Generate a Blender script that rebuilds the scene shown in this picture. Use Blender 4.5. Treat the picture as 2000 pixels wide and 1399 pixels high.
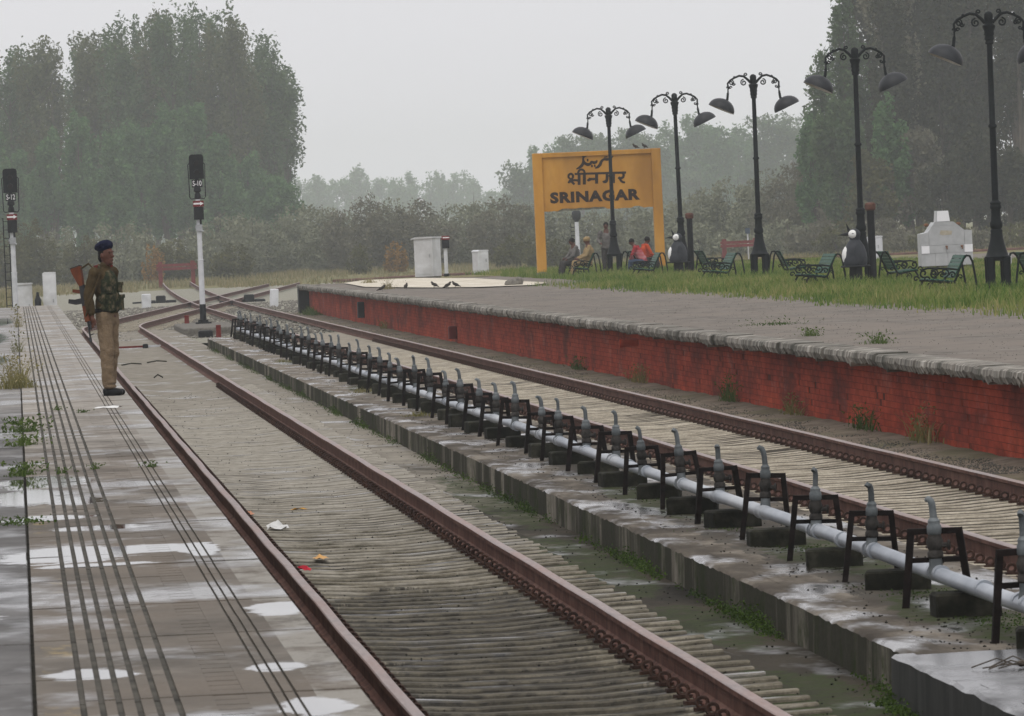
import bpy, bmesh, math, random
import numpy as np
from mathutils import Matrix, Vector

for o in list(bpy.data.objects):
    bpy.data.objects.remove(o, do_unlink=True)
scene = bpy.context.scene
COL = scene.collection
random.seed(7)
R = math.radians

# ------------------------------------------------------------------ camera
# +Y runs along the rails, +X to the right, rail tops at z = 0
ROLL, FPX = 0.045, 15000.0
fwd = Vector((960.0, FPX, -253.0)).normalized()
r0 = fwd.cross(Vector((0, 0, 1))).normalized()
u0 = r0.cross(fwd)
right = math.cos(ROLL) * r0 - math.sin(ROLL) * u0
up = math.cos(ROLL) * u0 + math.sin(ROLL) * r0
cd = bpy.data.cameras.new('camera')
cam = bpy.data.objects.new('camera', cd)
COL.objects.link(cam)
mw = Matrix(((right.x, up.x, -fwd.x, 0), (right.y, up.y, -fwd.y, 0), (right.z, up.z, -fwd.z, 2.46), (0, 0, 0, 1)))
cam.matrix_world = mw
cd.sensor_fit = 'HORIZONTAL'
cd.sensor_width = 36.0
cd.lens = 36.0 * FPX / 2000.0
cd.clip_start, cd.clip_end = 0.5, 8000
cd.dof.use_dof = True
cd.dof.focus_distance = 105.0
cd.dof.aperture_fstop = 30.0
scene.camera = cam

# ------------------------------------------------------------------ world, sun, exposure
w = bpy.data.worlds.new('World')
scene.world = w
w.use_nodes = True
nt = w.node_tree
nt.nodes.clear()
out = nt.nodes.new('ShaderNodeOutputWorld')
bg = nt.nodes.new('ShaderNodeBackground')
sky = nt.nodes.new('ShaderNodeTexSky')
sky.sky_type = 'NISHITA'
sky.sun_disc = False
sky.sun_elevation = R(66)
sky.sun_rotation = R(200)
sky.dust_density = 6.0
sky.air_density = 1.0
SKYMUL = 0.07
hs = nt.nodes.new('ShaderNodeHueSaturation')
hs.inputs['Saturation'].default_value = 0.25
hs.inputs['Value'].default_value = 1.0
mx = nt.nodes.new('ShaderNodeMix')
mx.data_type = 'RGBA'
mx.inputs[0].default_value = 0.82          # cloud cover over the clear sky
CLOUD = 0.97 / SKYMUL
mx.inputs[7].default_value = (CLOUD * 1.0, CLOUD * 0.99, CLOUD * 1.03, 1)
nt.links.new(sky.outputs[0], hs.inputs['Color'])
nt.links.new(hs.outputs[0], mx.inputs[6])
nt.links.new(mx.outputs[2], bg.inputs['Color'])
bg.inputs['Strength'].default_value = SKYMUL
nt.links.new(bg.outputs[0], out.inputs['Surface'])

sd = bpy.data.lights.new('sun', 'SUN')
sd.energy = 1.3
sd.angle = R(60)
sd.color = (1.0, 0.96, 0.9)
sun = bpy.data.objects.new('sun', sd)
COL.objects.link(sun)
sun.rotation_euler = (R(24), 0, R(-20))

vs = scene.view_settings
vs.view_transform = 'Standard'
vs.look = 'None'
vs.exposure = 0.0
vs.gamma = 1.0
vs.use_curve_mapping = False
scene.render.engine = 'CYCLES'
cy = scene.cycles
cy.use_denoising = True
cy.max_bounces = 6
cy.diffuse_bounces = 3
cy.glossy_bounces = 3
cy.transmission_bounces = 3
cy.volume_bounces = 1
cy.transparent_max_bounces = 8
cy.caustics_reflective = False
cy.caustics_refractive = False

# ------------------------------------------------------------------ helpers
class MB:
    """collects shapes; build() links them as one mesh object"""
    def __init__(s):
        s.v, s.f, s.m = [], [], []
        s.cur = 0
    def add(s, vs, fs):
        b = len(s.v)
        s.v.extend(tuple(p) for p in vs)
        for f in fs:
            s.f.append(tuple(i + b for i in f))
            s.m.append(s.cur)
        return s
    def box(s, x0, y0, z0, x1, y1, z1):
        v = [(x0, y0, z0), (x1, y0, z0), (x1, y1, z0), (x0, y1, z0), (x0, y0, z1), (x1, y0, z1), (x1, y1, z1), (x0, y1, z1)]
        return s.add(v, [(0, 3, 2, 1), (4, 5, 6, 7), (0, 1, 5, 4), (1, 2, 6, 5), (2, 3, 7, 6), (3, 0, 4, 7)])
    def bbox(s, x0, y0, z0, x1, y1, z1, b=0.01):
        """box with chamfered vertical and top edges"""
        def ring(i, z):
            return [(x0 + i + b, y0 + i, z), (x1 - i - b, y0 + i, z), (x1 - i, y0 + i + b, z), (x1 - i, y1 - i - b, z),
                    (x1 - i - b, y1 - i, z), (x0 + i + b, y1 - i, z), (x0 + i, y1 - i - b, z), (x0 + i, y0 + i + b, z)]
        v = ring(0, z0) + ring(0, z1 - b) + ring(b, z1)
        f = [tuple(range(7, -1, -1)), tuple(range(16, 24))]
        for k in (0, 8):
            for i in range(8):
                j = (i + 1) % 8
                f.append((k + i, k + j, k + 8 + j, k + 8 + i))
        return s.add(v, f)
    def bar(s, p0, p1, wx, wy):
        p0, p1 = Vector(p0), Vector(p1)
        d = (p1 - p0).normalized()
        a = Vector((0, 1, 0)) if abs(d.y) < 0.9 else Vector((1, 0, 0))
        x = d.cross(a).normalized()
        y = x.cross(d).normalized()
        v = []
        for p in (p0, p1):
            for sx, sy in ((-1, -1), (1, -1), (1, 1), (-1, 1)):
                v.append(p + x * wx * .5 * sx + y * wy * .5 * sy)
        return s.add(v, [(0, 1, 2, 3), (7, 6, 5, 4), (0, 4, 5, 1), (1, 5, 6, 2), (2, 6, 7, 3), (3, 7, 4, 0)])
    def tube(s, pts, rad, n=8, cap=True):
        pts = [Vector(p) for p in pts]
        if not hasattr(rad, '__len__'):
            rad = [rad] * len(pts)
        v = []
        pa = None
        for i, p in enumerate(pts):
            d = (pts[min(i + 1, len(pts) - 1)] - pts[max(i - 1, 0)]).normalized()
            if pa is None:
                a = Vector((0, 1, 0)) if abs(d.y) < 0.9 else Vector((1, 0, 0))
                x = d.cross(a).normalized()
            else:
                x = (pa - d * pa.dot(d)).normalized()
            pa = x
            y = d.cross(x)
            for k in range(n):
                t = 2 * math.pi * k / n
                v.append(p + (x * math.cos(t) + y * math.sin(t)) * rad[i])
        f = []
        for i in range(len(pts) - 1):
            for k in range(n):
                j = (k + 1) % n
                f.append((i * n + k, i * n + j, (i + 1) * n + j, (i + 1) * n + k))
        if cap:
            f.append(tuple(range(n - 1, -1, -1)))
            f.append(tuple((len(pts) - 1) * n + k for k in range(n)))
        return s.add(v, f)
    def lathe(s, prof, n=16, c=(0, 0, 0)):
        v, f = [], []
        for r, z in prof:
            for k in range(n):
                t = 2 * math.pi * k / n
                v.append((c[0] + r * math.cos(t), c[1] + r * math.sin(t), c[2] + z))
        for i in range(len(prof) - 1):
            for k in range(n):
                j = (k + 1) % n
                f.append((i * n + k, i * n + j, (i + 1) * n + j, (i + 1) * n + k))
        f.append(tuple(range(n - 1, -1, -1)))
        f.append(tuple((len(prof) - 1) * n + k for k in range(n)))
        return s.add(v, f)
    def prism(s, poly, y0, y1):
        """polygon in x,z extruded along y"""
        n = len(poly)
        v = [(x, y0, z) for x, z in poly] + [(x, y1, z) for x, z in poly]
        f = [tuple(range(n)), tuple(range(2 * n - 1, n - 1, -1))]
        for i in range(n):
            j = (i + 1) % n
            f.append((i, i + n, j + n, j))
        return s.add(v, f)
    def ball(s, c, r, nu=10, nv=7, rot=None):
        if not hasattr(r, '__len__'):
            r = (r, r, r)
        v, f = [], []
        for i in range(nv + 1):
            ph = math.pi * i / nv
            for k in range(nu):
                t = 2 * math.pi * k / nu
                p = Vector((r[0] * math.sin(ph) * math.cos(t), r[1] * math.sin(ph) * math.sin(t), -r[2] * math.cos(ph)))
                if rot is not None:
                    p = rot @ p
                v.append((c[0] + p.x, c[1] + p.y, c[2] + p.z))
        for i in range(nv):
            for k in range(nu):
                j = (k + 1) % nu
                f.append((i * nu + k, i * nu + j, (i + 1) * nu + j, (i + 1) * nu + k))
        return s.add(v, f)
    def torus(s, c, R0, r, rot=None, n=12, m=6, arc=2 * math.pi):
        v, f = [], []
        closed = arc > 6.28
        nn = n if closed else n + 1
        for i in range(nn):
            a = arc * i / n
            for k in range(m):
                b = 2 * math.pi * k / m
                p = Vector(((R0 + r * math.cos(b)) * math.cos(a), r * math.sin(b), (R0 + r * math.cos(b)) * math.sin(a)))
                if rot is not None:
                    p = rot @ p
                v.append((c[0] + p.x, c[1] + p.y, c[2] + p.z))
        for i in range(n):
            i2 = (i + 1) % nn
            for k in range(m):
                k2 = (k + 1) % m
                f.append((i * m + k, i2 * m + k, i2 * m + k2, i * m + k2))
        return s.add(v, f)
    def data(s, name, mats, smooth=False):
        me = bpy.data.meshes.new(name)
        me.from_pydata(s.v, [], s.f)
        if not isinstance(mats, (list, tuple)):
            mats = [mats]
        for m in mats:
            me.materials.append(m)
        if len(mats) > 1:
            me.polygons.foreach_set('material_index', s.m)
        bm = bmesh.new()
        bm.from_mesh(me)
        bmesh.ops.recalc_face_normals(bm, faces=bm.faces)
        bm.to_mesh(me)
        bm.free()
        if smooth:
            me.polygons.foreach_set('use_smooth', [True] * len(me.polygons))
            me.set_sharp_from_angle(angle=R(40))
        me.update()
        return me
    def build(s, name, mats, parent=None, smooth=False, **kw):
        return link(name, s.data(name, mats, smooth), parent, **kw)

def link(name, data, parent=None, loc=None, rotz=None, scale=None):
    o = bpy.data.objects.new(name, data)
    COL.objects.link(o)
    if parent is not None:
        o.parent = parent
    if loc is not None:
        o.location = loc
    if rotz is not None:
        o.rotation_euler = (0, 0, rotz)
    if scale is not None:
        o.scale = scale if hasattr(scale, '__len__') else (scale, scale, scale)
    return o

def empty(name, loc=(0, 0, 0), rotz=0, parent=None):
    return link(name, None, parent, loc, rotz)

def tag(o, label, cat=None, group=None, kind=None):
    if label: o['label'] = label
    if cat: o['category'] = cat
    if group: o['group'] = group
    if kind: o['kind'] = kind
    return o

def copy_tree(o, parent=None):
    c = o.copy()
    COL.objects.link(c)
    c.parent = parent
    for ch in o.children:
        copy_tree(ch, c)
    return c

def bigmesh(name, V, F, mat, parent=None, smooth=False):
    """numpy verts (n,3) and faces (m,k)"""
    me = bpy.data.meshes.new(name)
    n, m, k = len(V), len(F), F.shape[1]
    me.vertices.add(n)
    me.vertices.foreach_set('co', np.ascontiguousarray(V, dtype=np.float32).ravel())
    me.loops.add(m * k)
    me.loops.foreach_set('vertex_index', np.ascontiguousarray(F, dtype=np.int32).ravel())
    me.polygons.add(m)
    me.polygons.foreach_set('loop_start', np.arange(0, m * k, k, dtype=np.int32))
    me.polygons.foreach_set('loop_total', np.full(m, k, dtype=np.int32))
    me.polygons.foreach_set('use_smooth', np.full(m, bool(smooth)))
    me.update(calc_edges=True)
    me.materials.append(mat)
    return link(name, me, parent)

def vnoise(x, y, seed=0, octaves=4):
    """cheap smooth noise on arrays"""
    g = np.random.default_rng(seed)
    out = np.zeros_like(x, dtype=float)
    amp = 1.0
    fr = 1.0
    for _ in range(octaves):
        for _ in range(3):
            a = g.uniform(0, 2 * np.pi)
            p = g.uniform(0, 6.28)
            out += amp / 3 * np.sin((x * np.cos(a) + y * np.sin(a)) * fr * g.uniform(.8, 1.25) + p + 1.3 * np.sin(y * fr * .7 + p * 2))
        amp *= .5
        fr *= 2.1
    return out

ORD = ['first', 'second', 'third', 'fourth', 'fifth', 'sixth', 'seventh', 'eighth', 'ninth', 'tenth', 'eleventh', 'twelfth', 'thirteenth',
       'fourteenth', 'fifteenth', 'sixteenth', 'seventeenth', 'eighteenth', 'nineteenth']
TENS = {2: 'twenty', 3: 'thirty', 4: 'forty', 5: 'fifty'}
def ordw(n):
    if n < 20:
        return ORD[n - 1]
    t, u = divmod(n, 10)
    if u == 0:
        return TENS[t][:-1] + 'ieth'
    return TENS[t] + '-' + ORD[u - 1]

# ------------------------------------------------------------------ materials
def nodes(name):
    m = bpy.data.materials.new(name)
    m.use_nodes = True
    t = m.node_tree
    return m, t, t.nodes['Principled BSDF']

def N(t, typ, **kw):
    n = t.nodes.new(typ)
    for k, v in kw.items():
        setattr(n, k, v)
    return n

def ramp(t, stops, fac):
    r = N(t, 'ShaderNodeValToRGB')
    e = r.color_ramp.elements
    while len(e) < len(stops):
        e.new(0.5)
    for i, (p, c) in enumerate(stops):
        e[i].position = p
        e[i].color = (c, c, c, 1) if not hasattr(c, '__len__') else (c[0], c[1], c[2], 1)
    t.links.new(fac, r.inputs[0])
    return r.outputs[0]

def coords(t, scale=(1, 1, 1), obj=False):
    if obj:
        src = N(t, 'ShaderNodeTexCoord').outputs['Object']
    else:
        src = N(t, 'ShaderNodeNewGeometry').outputs['Position']
    mp = N(t, 'ShaderNodeMapping')
    mp.inputs['Scale'].default_value = scale
    t.links.new(src, mp.inputs[0])
    return mp.outputs[0]

def noise(t, vec, scale, detail=6, rough=.6, dist=0.0):
    n = N(t, 'ShaderNodeTexNoise')
    n.inputs['Scale'].default_value = scale
    n.inputs['Detail'].default_value = detail
    n.inputs['Roughness'].default_value = rough
    n.inputs['Distortion'].default_value = dist
    t.links.new(vec, n.inputs['Vector'])
    return n.outputs['Fac']

def mixc(t, fac, a, b, mode='MIX'):
    m = N(t, 'ShaderNodeMix', data_type='RGBA', blend_type=mode)
    for i, s in ((0, fac), (6, a), (7, b)):
        if hasattr(s, 'is_linked') or isinstance(s, bpy.types.NodeSocket):
            t.links.new(s, m.inputs[i])
        elif i == 0:
            m.inputs[i].default_value = s
        else:
            m.inputs[i].default_value = (*s, 1) if len(s) == 3 else s
    return m.outputs[2]

def mth(t, op, a, b=None, c=None):
    m = N(t, 'ShaderNodeMath', operation=op)
    for i, s in enumerate((a, b, c)):
        if s is None:
            continue
        if isinstance(s, bpy.types.NodeSocket):
            t.links.new(s, m.inputs[i])
        else:
            m.inputs[i].default_value = s
    return m.outputs[0]

def mat(name, c1, c2, scale=6.0, rough=.8, bump=.3, c3=None, spec=.1, metal=0.0, stretch=(1, 1, 1), obj=False, rand=.15,
        rvar=.12, blotch=None, bscale=.6, bdist=.01, detail=7, coat=0.0):
    """two or three tones mixed by noise, a coarser blotch layer, per-object brightness, roughness change and bump"""
    m, t, p = nodes(name)
    v = coords(t, stretch, obj)
    n1 = noise(t, v, scale, detail)
    stops = [(.3, c1), (.7, c2)] if c3 is None else [(.25, c1), (.5, c2), (.75, c3)]
    col = ramp(t, stops, n1)
    if blotch is not None:
        n2 = noise(t, v, scale * bscale * .35, 5, .65)
        f = ramp(t, [(.45, 0.0), (.68, 1.0)], n2)
        col = mixc(t, f, col, blotch)
    if rand:
        oi = N(t, 'ShaderNodeObjectInfo')
        k = mth(t, 'MULTIPLY_ADD', oi.outputs['Random'], 2 * rand, 1 - rand)
        h = N(t, 'ShaderNodeHueSaturation')
        t.links.new(k, h.inputs['Value'])
        t.links.new(col, h.inputs['Color'])
        col = h.outputs[0]
    t.links.new(col, p.inputs['Base Color'])
    n3 = noise(t, v, scale * 2.3, 4)
    t.links.new(mth(t, 'MULTIPLY_ADD', n3, rvar * 2, rough - rvar), p.inputs['Roughness'])
    p.inputs['Specular IOR Level'].default_value = spec
    p.inputs['Metallic'].default_value = metal
    if coat:
        p.inputs['Coat Weight'].default_value = coat
    if bump:
        b = N(t, 'ShaderNodeBump')
        b.inputs['Strength'].default_value = bump
        b.inputs['Distance'].default_value = bdist
        t.links.new(noise(t, v, scale * 3, 6), b.inputs['Height'])
        t.links.new(b.outputs[0], p.inputs['Normal'])
    return m

def ellipses(t, pos, ells, warp=.95, wscale=(.9, 1.7, 1)):
    """0..1 mask, 1 inside any of the ground ellipses (cx, cy, rx, ry), edges broken by noise"""
    mp = N(t, 'ShaderNodeMapping')
    mp.inputs['Scale'].default_value = wscale
    t.links.new(pos, mp.inputs[0])
    nz = noise(t, mp.outputs[0], 2.2, 8, .72)
    acc = None
    for cx, cy, rx, ry in ells:
        a = N(t, 'ShaderNodeVectorMath', operation='SUBTRACT')
        t.links.new(pos, a.inputs[0])
        a.inputs[1].default_value = (cx, cy, 0)
        b = N(t, 'ShaderNodeVectorMath', operation='MULTIPLY')
        t.links.new(a.outputs[0], b.inputs[0])
        b.inputs[1].default_value = (1 / rx, 1 / ry, 0)
        c = N(t, 'ShaderNodeVectorMath', operation='LENGTH')
        t.links.new(b.outputs[0], c.inputs[0])
        acc = c.outputs['Value'] if acc is None else mth(t, 'MINIMUM', acc, c.outputs['Value'])
    d = mth(t, 'ADD', acc, mth(t, 'MULTIPLY_ADD', nz, 2 * warp, -warp))
    return ramp(t, [(.455, 1.0), (.49, 0.0)], mth(t, 'MULTIPLY', d, .5))

def wetmat(name, c1, c2, c3, scale, puddles=(), stains=(), moss=(), wet=.5, stretch=(1, .35, 1), rough=.75, bump=.35, stain_c=(.05, .046, .039),
           paint=(), paint_c=(.75, .73, .68), rand=.12, tint=None, wet_scale=.9, yfade=None, wetr=.2, spec=.03):
    """damp concrete: tones, dirt, wet patches that go glossy, moss, optional worn paint strips (x0, x1)"""
    m, t, p = nodes(name)
    pos = N(t, 'ShaderNodeNewGeometry').outputs['Position']
    mp = N(t, 'ShaderNodeMapping')
    mp.inputs['Scale'].default_value = stretch
    t.links.new(pos, mp.inputs[0])
    v = mp.outputs[0]
    col = ramp(t, [(.28, c1), (.5, c2), (.72, c3)], noise(t, v, scale, 8, .65))
    fine = noise(t, pos, 40, 4, .7)
    col = mixc(t, .35, col, ramp(t, [(.35, .25), (.65, .85)], fine), 'OVERLAY')
    if tint:
        ft = ramp(t, [(.42, 0.0), (.62, 1.0)], noise(t, v, scale * .3, 4))
        col = mixc(t, ft, col, tint)
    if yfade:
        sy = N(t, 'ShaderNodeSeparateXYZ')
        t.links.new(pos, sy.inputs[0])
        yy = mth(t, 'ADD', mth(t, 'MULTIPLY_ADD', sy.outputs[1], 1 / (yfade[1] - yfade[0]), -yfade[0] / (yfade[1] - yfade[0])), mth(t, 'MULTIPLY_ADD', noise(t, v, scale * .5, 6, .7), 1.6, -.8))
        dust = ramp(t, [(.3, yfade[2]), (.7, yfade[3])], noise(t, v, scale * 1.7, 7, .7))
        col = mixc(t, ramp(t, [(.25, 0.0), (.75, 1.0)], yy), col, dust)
    for x0, x1, pc, amt in paint:
        sx = N(t, 'ShaderNodeSeparateXYZ')
        t.links.new(pos, sx.inputs[0])
        inside = mth(t, 'MULTIPLY', mth(t, 'GREATER_THAN', sx.outputs[0], x0), mth(t, 'LESS_THAN', sx.outputs[0], x1))
        worn = ramp(t, [(.5 - amt * .3, 0.0), (.62 - amt * .3, 1.0)], noise(t, v, scale * 1.3, 7, .75))
        col = mixc(t, mth(t, 'MULTIPLY', mth(t, 'MULTIPLY', inside, worn), .85), col, pc)
    if stains:
        f = ellipses(t, pos, stains, .7, (3, .6, 1))
        spk = ramp(t, [(.35, 0.0), (.6, 1.0)], noise(t, v, scale * 2, 6, .7))
        col = mixc(t, mth(t, 'MULTIPLY', f, spk), col, stain_c)
    if moss:
        f = ellipses(t, pos, moss, .8, (2.5, .8, 1))
        spk = ramp(t, [(.38, 0.0), (.56, 1.0)], noise(t, pos, 7, 6, .7))
        col = mixc(t, mth(t, 'MULTIPLY', f, spk), col, (.034, .044, .015))
    wn = noise(t, v, wet_scale, 5, .6)
    wetf = ramp(t, [(.62 - wet * .3, 0.0), (.72 - wet * .25, 1.0)], wn) if wet > 0 else None
    rg = ramp(t, [(.3, rough - .1), (.7, min(1, rough + .12))], fine)
    if wetf is not None:
        rg = mixc(t, wetf, rg, (wetr, wetr, wetr))
        col = mixc(t, mth(t, 'MULTIPLY', wetf, .45), col, (0, 0, 0))
    pf = None
    if puddles:
        pf = ellipses(t, pos, puddles)
        rg = mixc(t, pf, rg, (.03, .03, .03))
        col = mixc(t, mth(t, 'MULTIPLY', pf, .55), col, (.02, .02, .02))
    t.links.new(col, p.inputs['Base Color'])
    t.links.new(rg, p.inputs['Roughness'])
    if wetf is not None or pf is not None:
        sp_ = wetf if pf is None else (pf if wetf is None else mth(t, 'MAXIMUM', wetf, pf))
        t.links.new(mth(t, 'MULTIPLY_ADD', sp_, .5 - spec, spec), p.inputs['Specular IOR Level'])
    else:
        p.inputs['Specular IOR Level'].default_value = spec
    b = N(t, 'ShaderNodeBump')
    b.inputs['Distance'].default_value = .008
    if pf is not None:
        t.links.new(mth(t, 'MULTIPLY_ADD', pf, -bump, bump), b.inputs['Strength'])
    else:
        b.inputs['Strength'].default_value = bump
    t.links.new(noise(t, v, scale * 5, 6, .7), b.inputs['Height'])
    t.links.new(b.outputs[0], p.inputs['Normal'])
    return m

def leafmat(name, c1, c2, trans=.35, rough=.8, spec=.05):
    """leaf colour from each leaf's own random value plus a slow drift through the crown"""
    m, t, p = nodes(name)
    g = N(t, 'ShaderNodeNewGeometry')
    f = mth(t, 'MULTIPLY_ADD', g.outputs['Random Per Island'], .6, mth(t, 'MULTIPLY_ADD', noise(t, coords(t), .45, 3), .8, -.2))
    col = ramp(t, [(.1, c1), (.9, c2)], f)
    t.links.new(col, p.inputs['Base Color'])
    p.inputs['Roughness'].default_value = rough
    p.inputs['Specular IOR Level'].default_value = spec
    tr = N(t, 'ShaderNodeBsdfTranslucent')
    t.links.new(col, tr.inputs[0])
    ms = N(t, 'ShaderNodeMixShader')
    ms.inputs[0].default_value = trans
    t.links.new(p.outputs[0], ms.inputs[1])
    t.links.new(tr.outputs[0], ms.inputs[2])
    t.links.new(ms.outputs[0], t.nodes['Material Output'].inputs[0])
    return m
# ------------------------------------------------------------------ material library
def brickmat(name):
    """brick under old red paint: tone per brick, long weathered patches, dark damp stains, chalky bloom"""
    m, t, p = nodes(name)
    g = N(t, 'ShaderNodeNewGeometry')
    oi = N(t, 'ShaderNodeObjectInfo')
    v = coords(t, (1, .16, 1))
    base = ramp(t, [(.28, (.15, .023, .014)), (.5, (.33, .048, .022)), (.72, (.47, .080, .034))], noise(t, v, 2.4, 7, .68))
    rnd = mth(t, 'ADD', mth(t, 'MULTIPLY_ADD', g.outputs['Random Per Island'], .34, .72), mth(t, 'MULTIPLY', oi.outputs['Random'], .26))
    h = N(t, 'ShaderNodeHueSaturation')
    t.links.new(rnd, h.inputs['Value'])
    t.links.new(base, h.inputs['Color'])
    damp = ramp(t, [(.50, 0.0), (.66, 1.0)], noise(t, coords(t, (1, .3, .8)), 1.1, 7, .72))
    col = mixc(t, mth(t, 'MULTIPLY', damp, .75), h.outputs[0], (.055, .018, .015))
    chalk = ramp(t, [(.56, 0.0), (.72, 1.0)], noise(t, coords(t, (1, .22, .55)), 2.6, 7, .75))
    col = mixc(t, mth(t, 'MULTIPLY', chalk, .35), col, (.42, .24, .20))
    t.links.new(col, p.inputs['Base Color'])
    p.inputs['Roughness'].default_value = .85
    p.inputs['Specular IOR Level'].default_value = .08
    b = N(t, 'ShaderNodeBump')
    b.inputs['Strength'].default_value = .5
    b.inputs['Distance'].default_value = .006
    t.links.new(noise(t, coords(t), 26, 5, .7), b.inputs['Height'])
    t.links.new(b.outputs[0], p.inputs['Normal'])
    return m
M = {}
M['rail_side'] = mat('rust rail', (.05, .023, .017), (.125, .056, .041), 9, .8, .25, rand=.05, blotch=(.15, .078, .058), spec=.1)
M['rail_head'] = mat('worn rail head', (.13, .088, .075), (.25, .18, .158), 5, .42, .08, rand=0, spec=.5, blotch=(.20, .10, .07), stretch=(3, .4, 1))
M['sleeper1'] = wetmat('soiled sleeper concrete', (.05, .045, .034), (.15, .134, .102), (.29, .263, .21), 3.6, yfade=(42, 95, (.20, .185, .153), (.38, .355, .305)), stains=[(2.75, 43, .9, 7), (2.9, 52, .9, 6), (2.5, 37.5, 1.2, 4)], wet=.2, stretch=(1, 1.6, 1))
M['sleeper2'] = wetmat('pale sleeper concrete', (.15, .13, .098), (.32, .285, .225), (.46, .415, .335), 3.4, wet=.0, stretch=(1, 1.6, 1))
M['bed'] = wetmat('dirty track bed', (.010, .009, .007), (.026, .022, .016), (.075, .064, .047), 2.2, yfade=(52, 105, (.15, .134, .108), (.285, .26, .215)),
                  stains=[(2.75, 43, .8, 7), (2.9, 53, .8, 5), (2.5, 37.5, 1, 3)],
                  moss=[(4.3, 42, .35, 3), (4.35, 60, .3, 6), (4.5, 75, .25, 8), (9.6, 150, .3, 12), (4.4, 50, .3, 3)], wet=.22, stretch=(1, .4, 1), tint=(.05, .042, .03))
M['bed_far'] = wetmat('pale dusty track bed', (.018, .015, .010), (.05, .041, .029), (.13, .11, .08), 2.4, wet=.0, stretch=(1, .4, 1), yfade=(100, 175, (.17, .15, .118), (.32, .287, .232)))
M['clip'] = mat('rusted clip', (.02, .011, .008), (.06, .03, .021), 30, .7, .3, rand=.3)
PUD = [(0.12, 55.7, 0.36, 1.5), (0.02, 52.5, 0.24, 1.85), (0.32, 51.1, 0.22, 0.8), (0.13, 48.2, 0.3, 0.5), (0.43, 46.1, 0.3, 0.4), (0.19, 42.2, 0.4, 1.2), (0.69, 42.6, 0.3, 0.6),
       (0.93, 42.2, 0.12, 1.0), (0.36, 40.7, 0.35, 0.25), (1.11, 35.0, 0.14, 0.7), (0.22, 30.2, 0.2, 0.4), (0.95, 30.1, 0.12, 0.35), (1.0, 27.5, 0.14, 0.6),
       (-1.2, 54, .8, 3), (-1.1, 43, .7, 3), (-.7, 36, .5, 2), (-.5, 120, .35, 6), (-.6, 150, .4, 12), (-.4, 185, .3, 10)]
M['tile'] = wetmat('platform tile', (.046, .040, .032), (.105, .092, .076), (.172, .152, .127), 1.9, puddles=PUD, wet=.35, stretch=(1, .5, 1), rough=.6, bump=.18,
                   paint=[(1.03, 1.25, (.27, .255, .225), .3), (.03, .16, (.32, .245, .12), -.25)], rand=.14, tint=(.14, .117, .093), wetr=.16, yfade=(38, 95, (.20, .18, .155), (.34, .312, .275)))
M['groove'] = mat('groove dirt', (.04, .038, .033), (.12, .112, .095), 3, .9, .5, rand=0)
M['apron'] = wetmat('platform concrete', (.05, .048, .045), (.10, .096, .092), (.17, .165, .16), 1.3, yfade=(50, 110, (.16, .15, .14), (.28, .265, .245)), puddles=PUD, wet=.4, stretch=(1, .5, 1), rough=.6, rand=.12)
M['plat_wall'] = mat('platform face', (.05, .047, .04), (.14, .13, .11), 3, .85, .4, rand=0)
M['island'] = wetmat('hydrant walk concrete', (.028, .023, .018), (.085, .072, .057), (.22, .194, .158), 2.2,
                     stains=[(5.6, 60, .5, 25)], moss=[(5.5, 45, .35, 3), (5.6, 54, .35, 4), (5.75, 49, .3, 3), (5.4, 66, .3, 5), (5.3, 120, .2, 3), (5.2, 150, .2, 3)], wet=.42,
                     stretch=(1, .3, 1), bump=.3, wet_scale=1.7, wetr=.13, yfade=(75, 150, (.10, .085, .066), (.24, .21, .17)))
M['far_plat'] = wetmat('gravelly platform asphalt', (.095, .085, .074), (.155, .139, .122), (.225, .203, .18), 2.4, wet=.0, stretch=(1, .4, 1), rough=.9, bump=.35, tint=(.19, .166, .143))
M['cream'] = wetmat('cream concrete', (.42, .37, .29), (.55, .5, .41), (.66, .61, .52), 1.2, wet=.0, stretch=(1, .2, 1))
M['coping'] = mat('weathered coping', (.045, .042, .035), (.22, .203, .175), 3, .85, .6, c3=(.56, .53, .48), stretch=(1, 2.2, .4), rand=.15, blotch=(.05, .05, .04), bdist=.02)
M['brick'] = brickmat('painted red brick')
M['mortar'] = mat('painted mortar', (.06, .014, .010), (.16, .03, .018), 1.2, .9, .5, rand=0)
M['ballast'] = mat('ballast', (.13, .125, .10), (.27, .26, .21), 9, .9, .9, c3=(.38, .36, .29), rand=0, bdist=.05)
M['dirt'] = mat('wall foot dirt', (.085, .068, .05), (.17, .138, .105), 3, .9, .7, c3=(.25, .20, .155), rand=0, stretch=(1, .5, 1), blotch=(.10, .095, .05))
M['field'] = mat('field', (.09, .095, .035), (.17, .15, .07), .5, .95, .6, c3=(.22, .19, .11), rand=0, blotch=(.12, .13, .045))
M['white'] = mat('white enamel', (.55, .56, .58), (.70, .71, .73), 3, .55, .05, rand=.05, blotch=(.42, .42, .42))
M['white_pole'] = mat('white pole paint', (.5, .51, .53), (.66, .67, .69), 5, .5, .05, rand=0)
M['black'] = mat('black paint', (.008, .009, .01), (.02, .021, .023), 8, .55, .1, rand=.1)
M['silver'] = mat('silver paint', (.28, .29, .3), (.42, .43, .44), 9, .45, .1, metal=.4, rand=.05)
M['red'] = mat('dull red paint', (.10, .012, .010), (.17, .022, .018), 7, .6, .2, rand=.05)
M['rust_red'] = mat('faded red iron', (.13, .022, .022), (.21, .04, .038), 5, .7, .2, rand=.05)
M['pipe'] = mat('galvanised pipe', (.25, .275, .31), (.40, .43, .47), 4, .42, .12, rand=.05, metal=.35, stretch=(1, .3, 1), blotch=(.48, .50, .52))
M['spout'] = mat('grey spout', (.075, .085, .09), (.16, .175, .18), 14, .5, .2, rand=.2, metal=.2)
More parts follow.
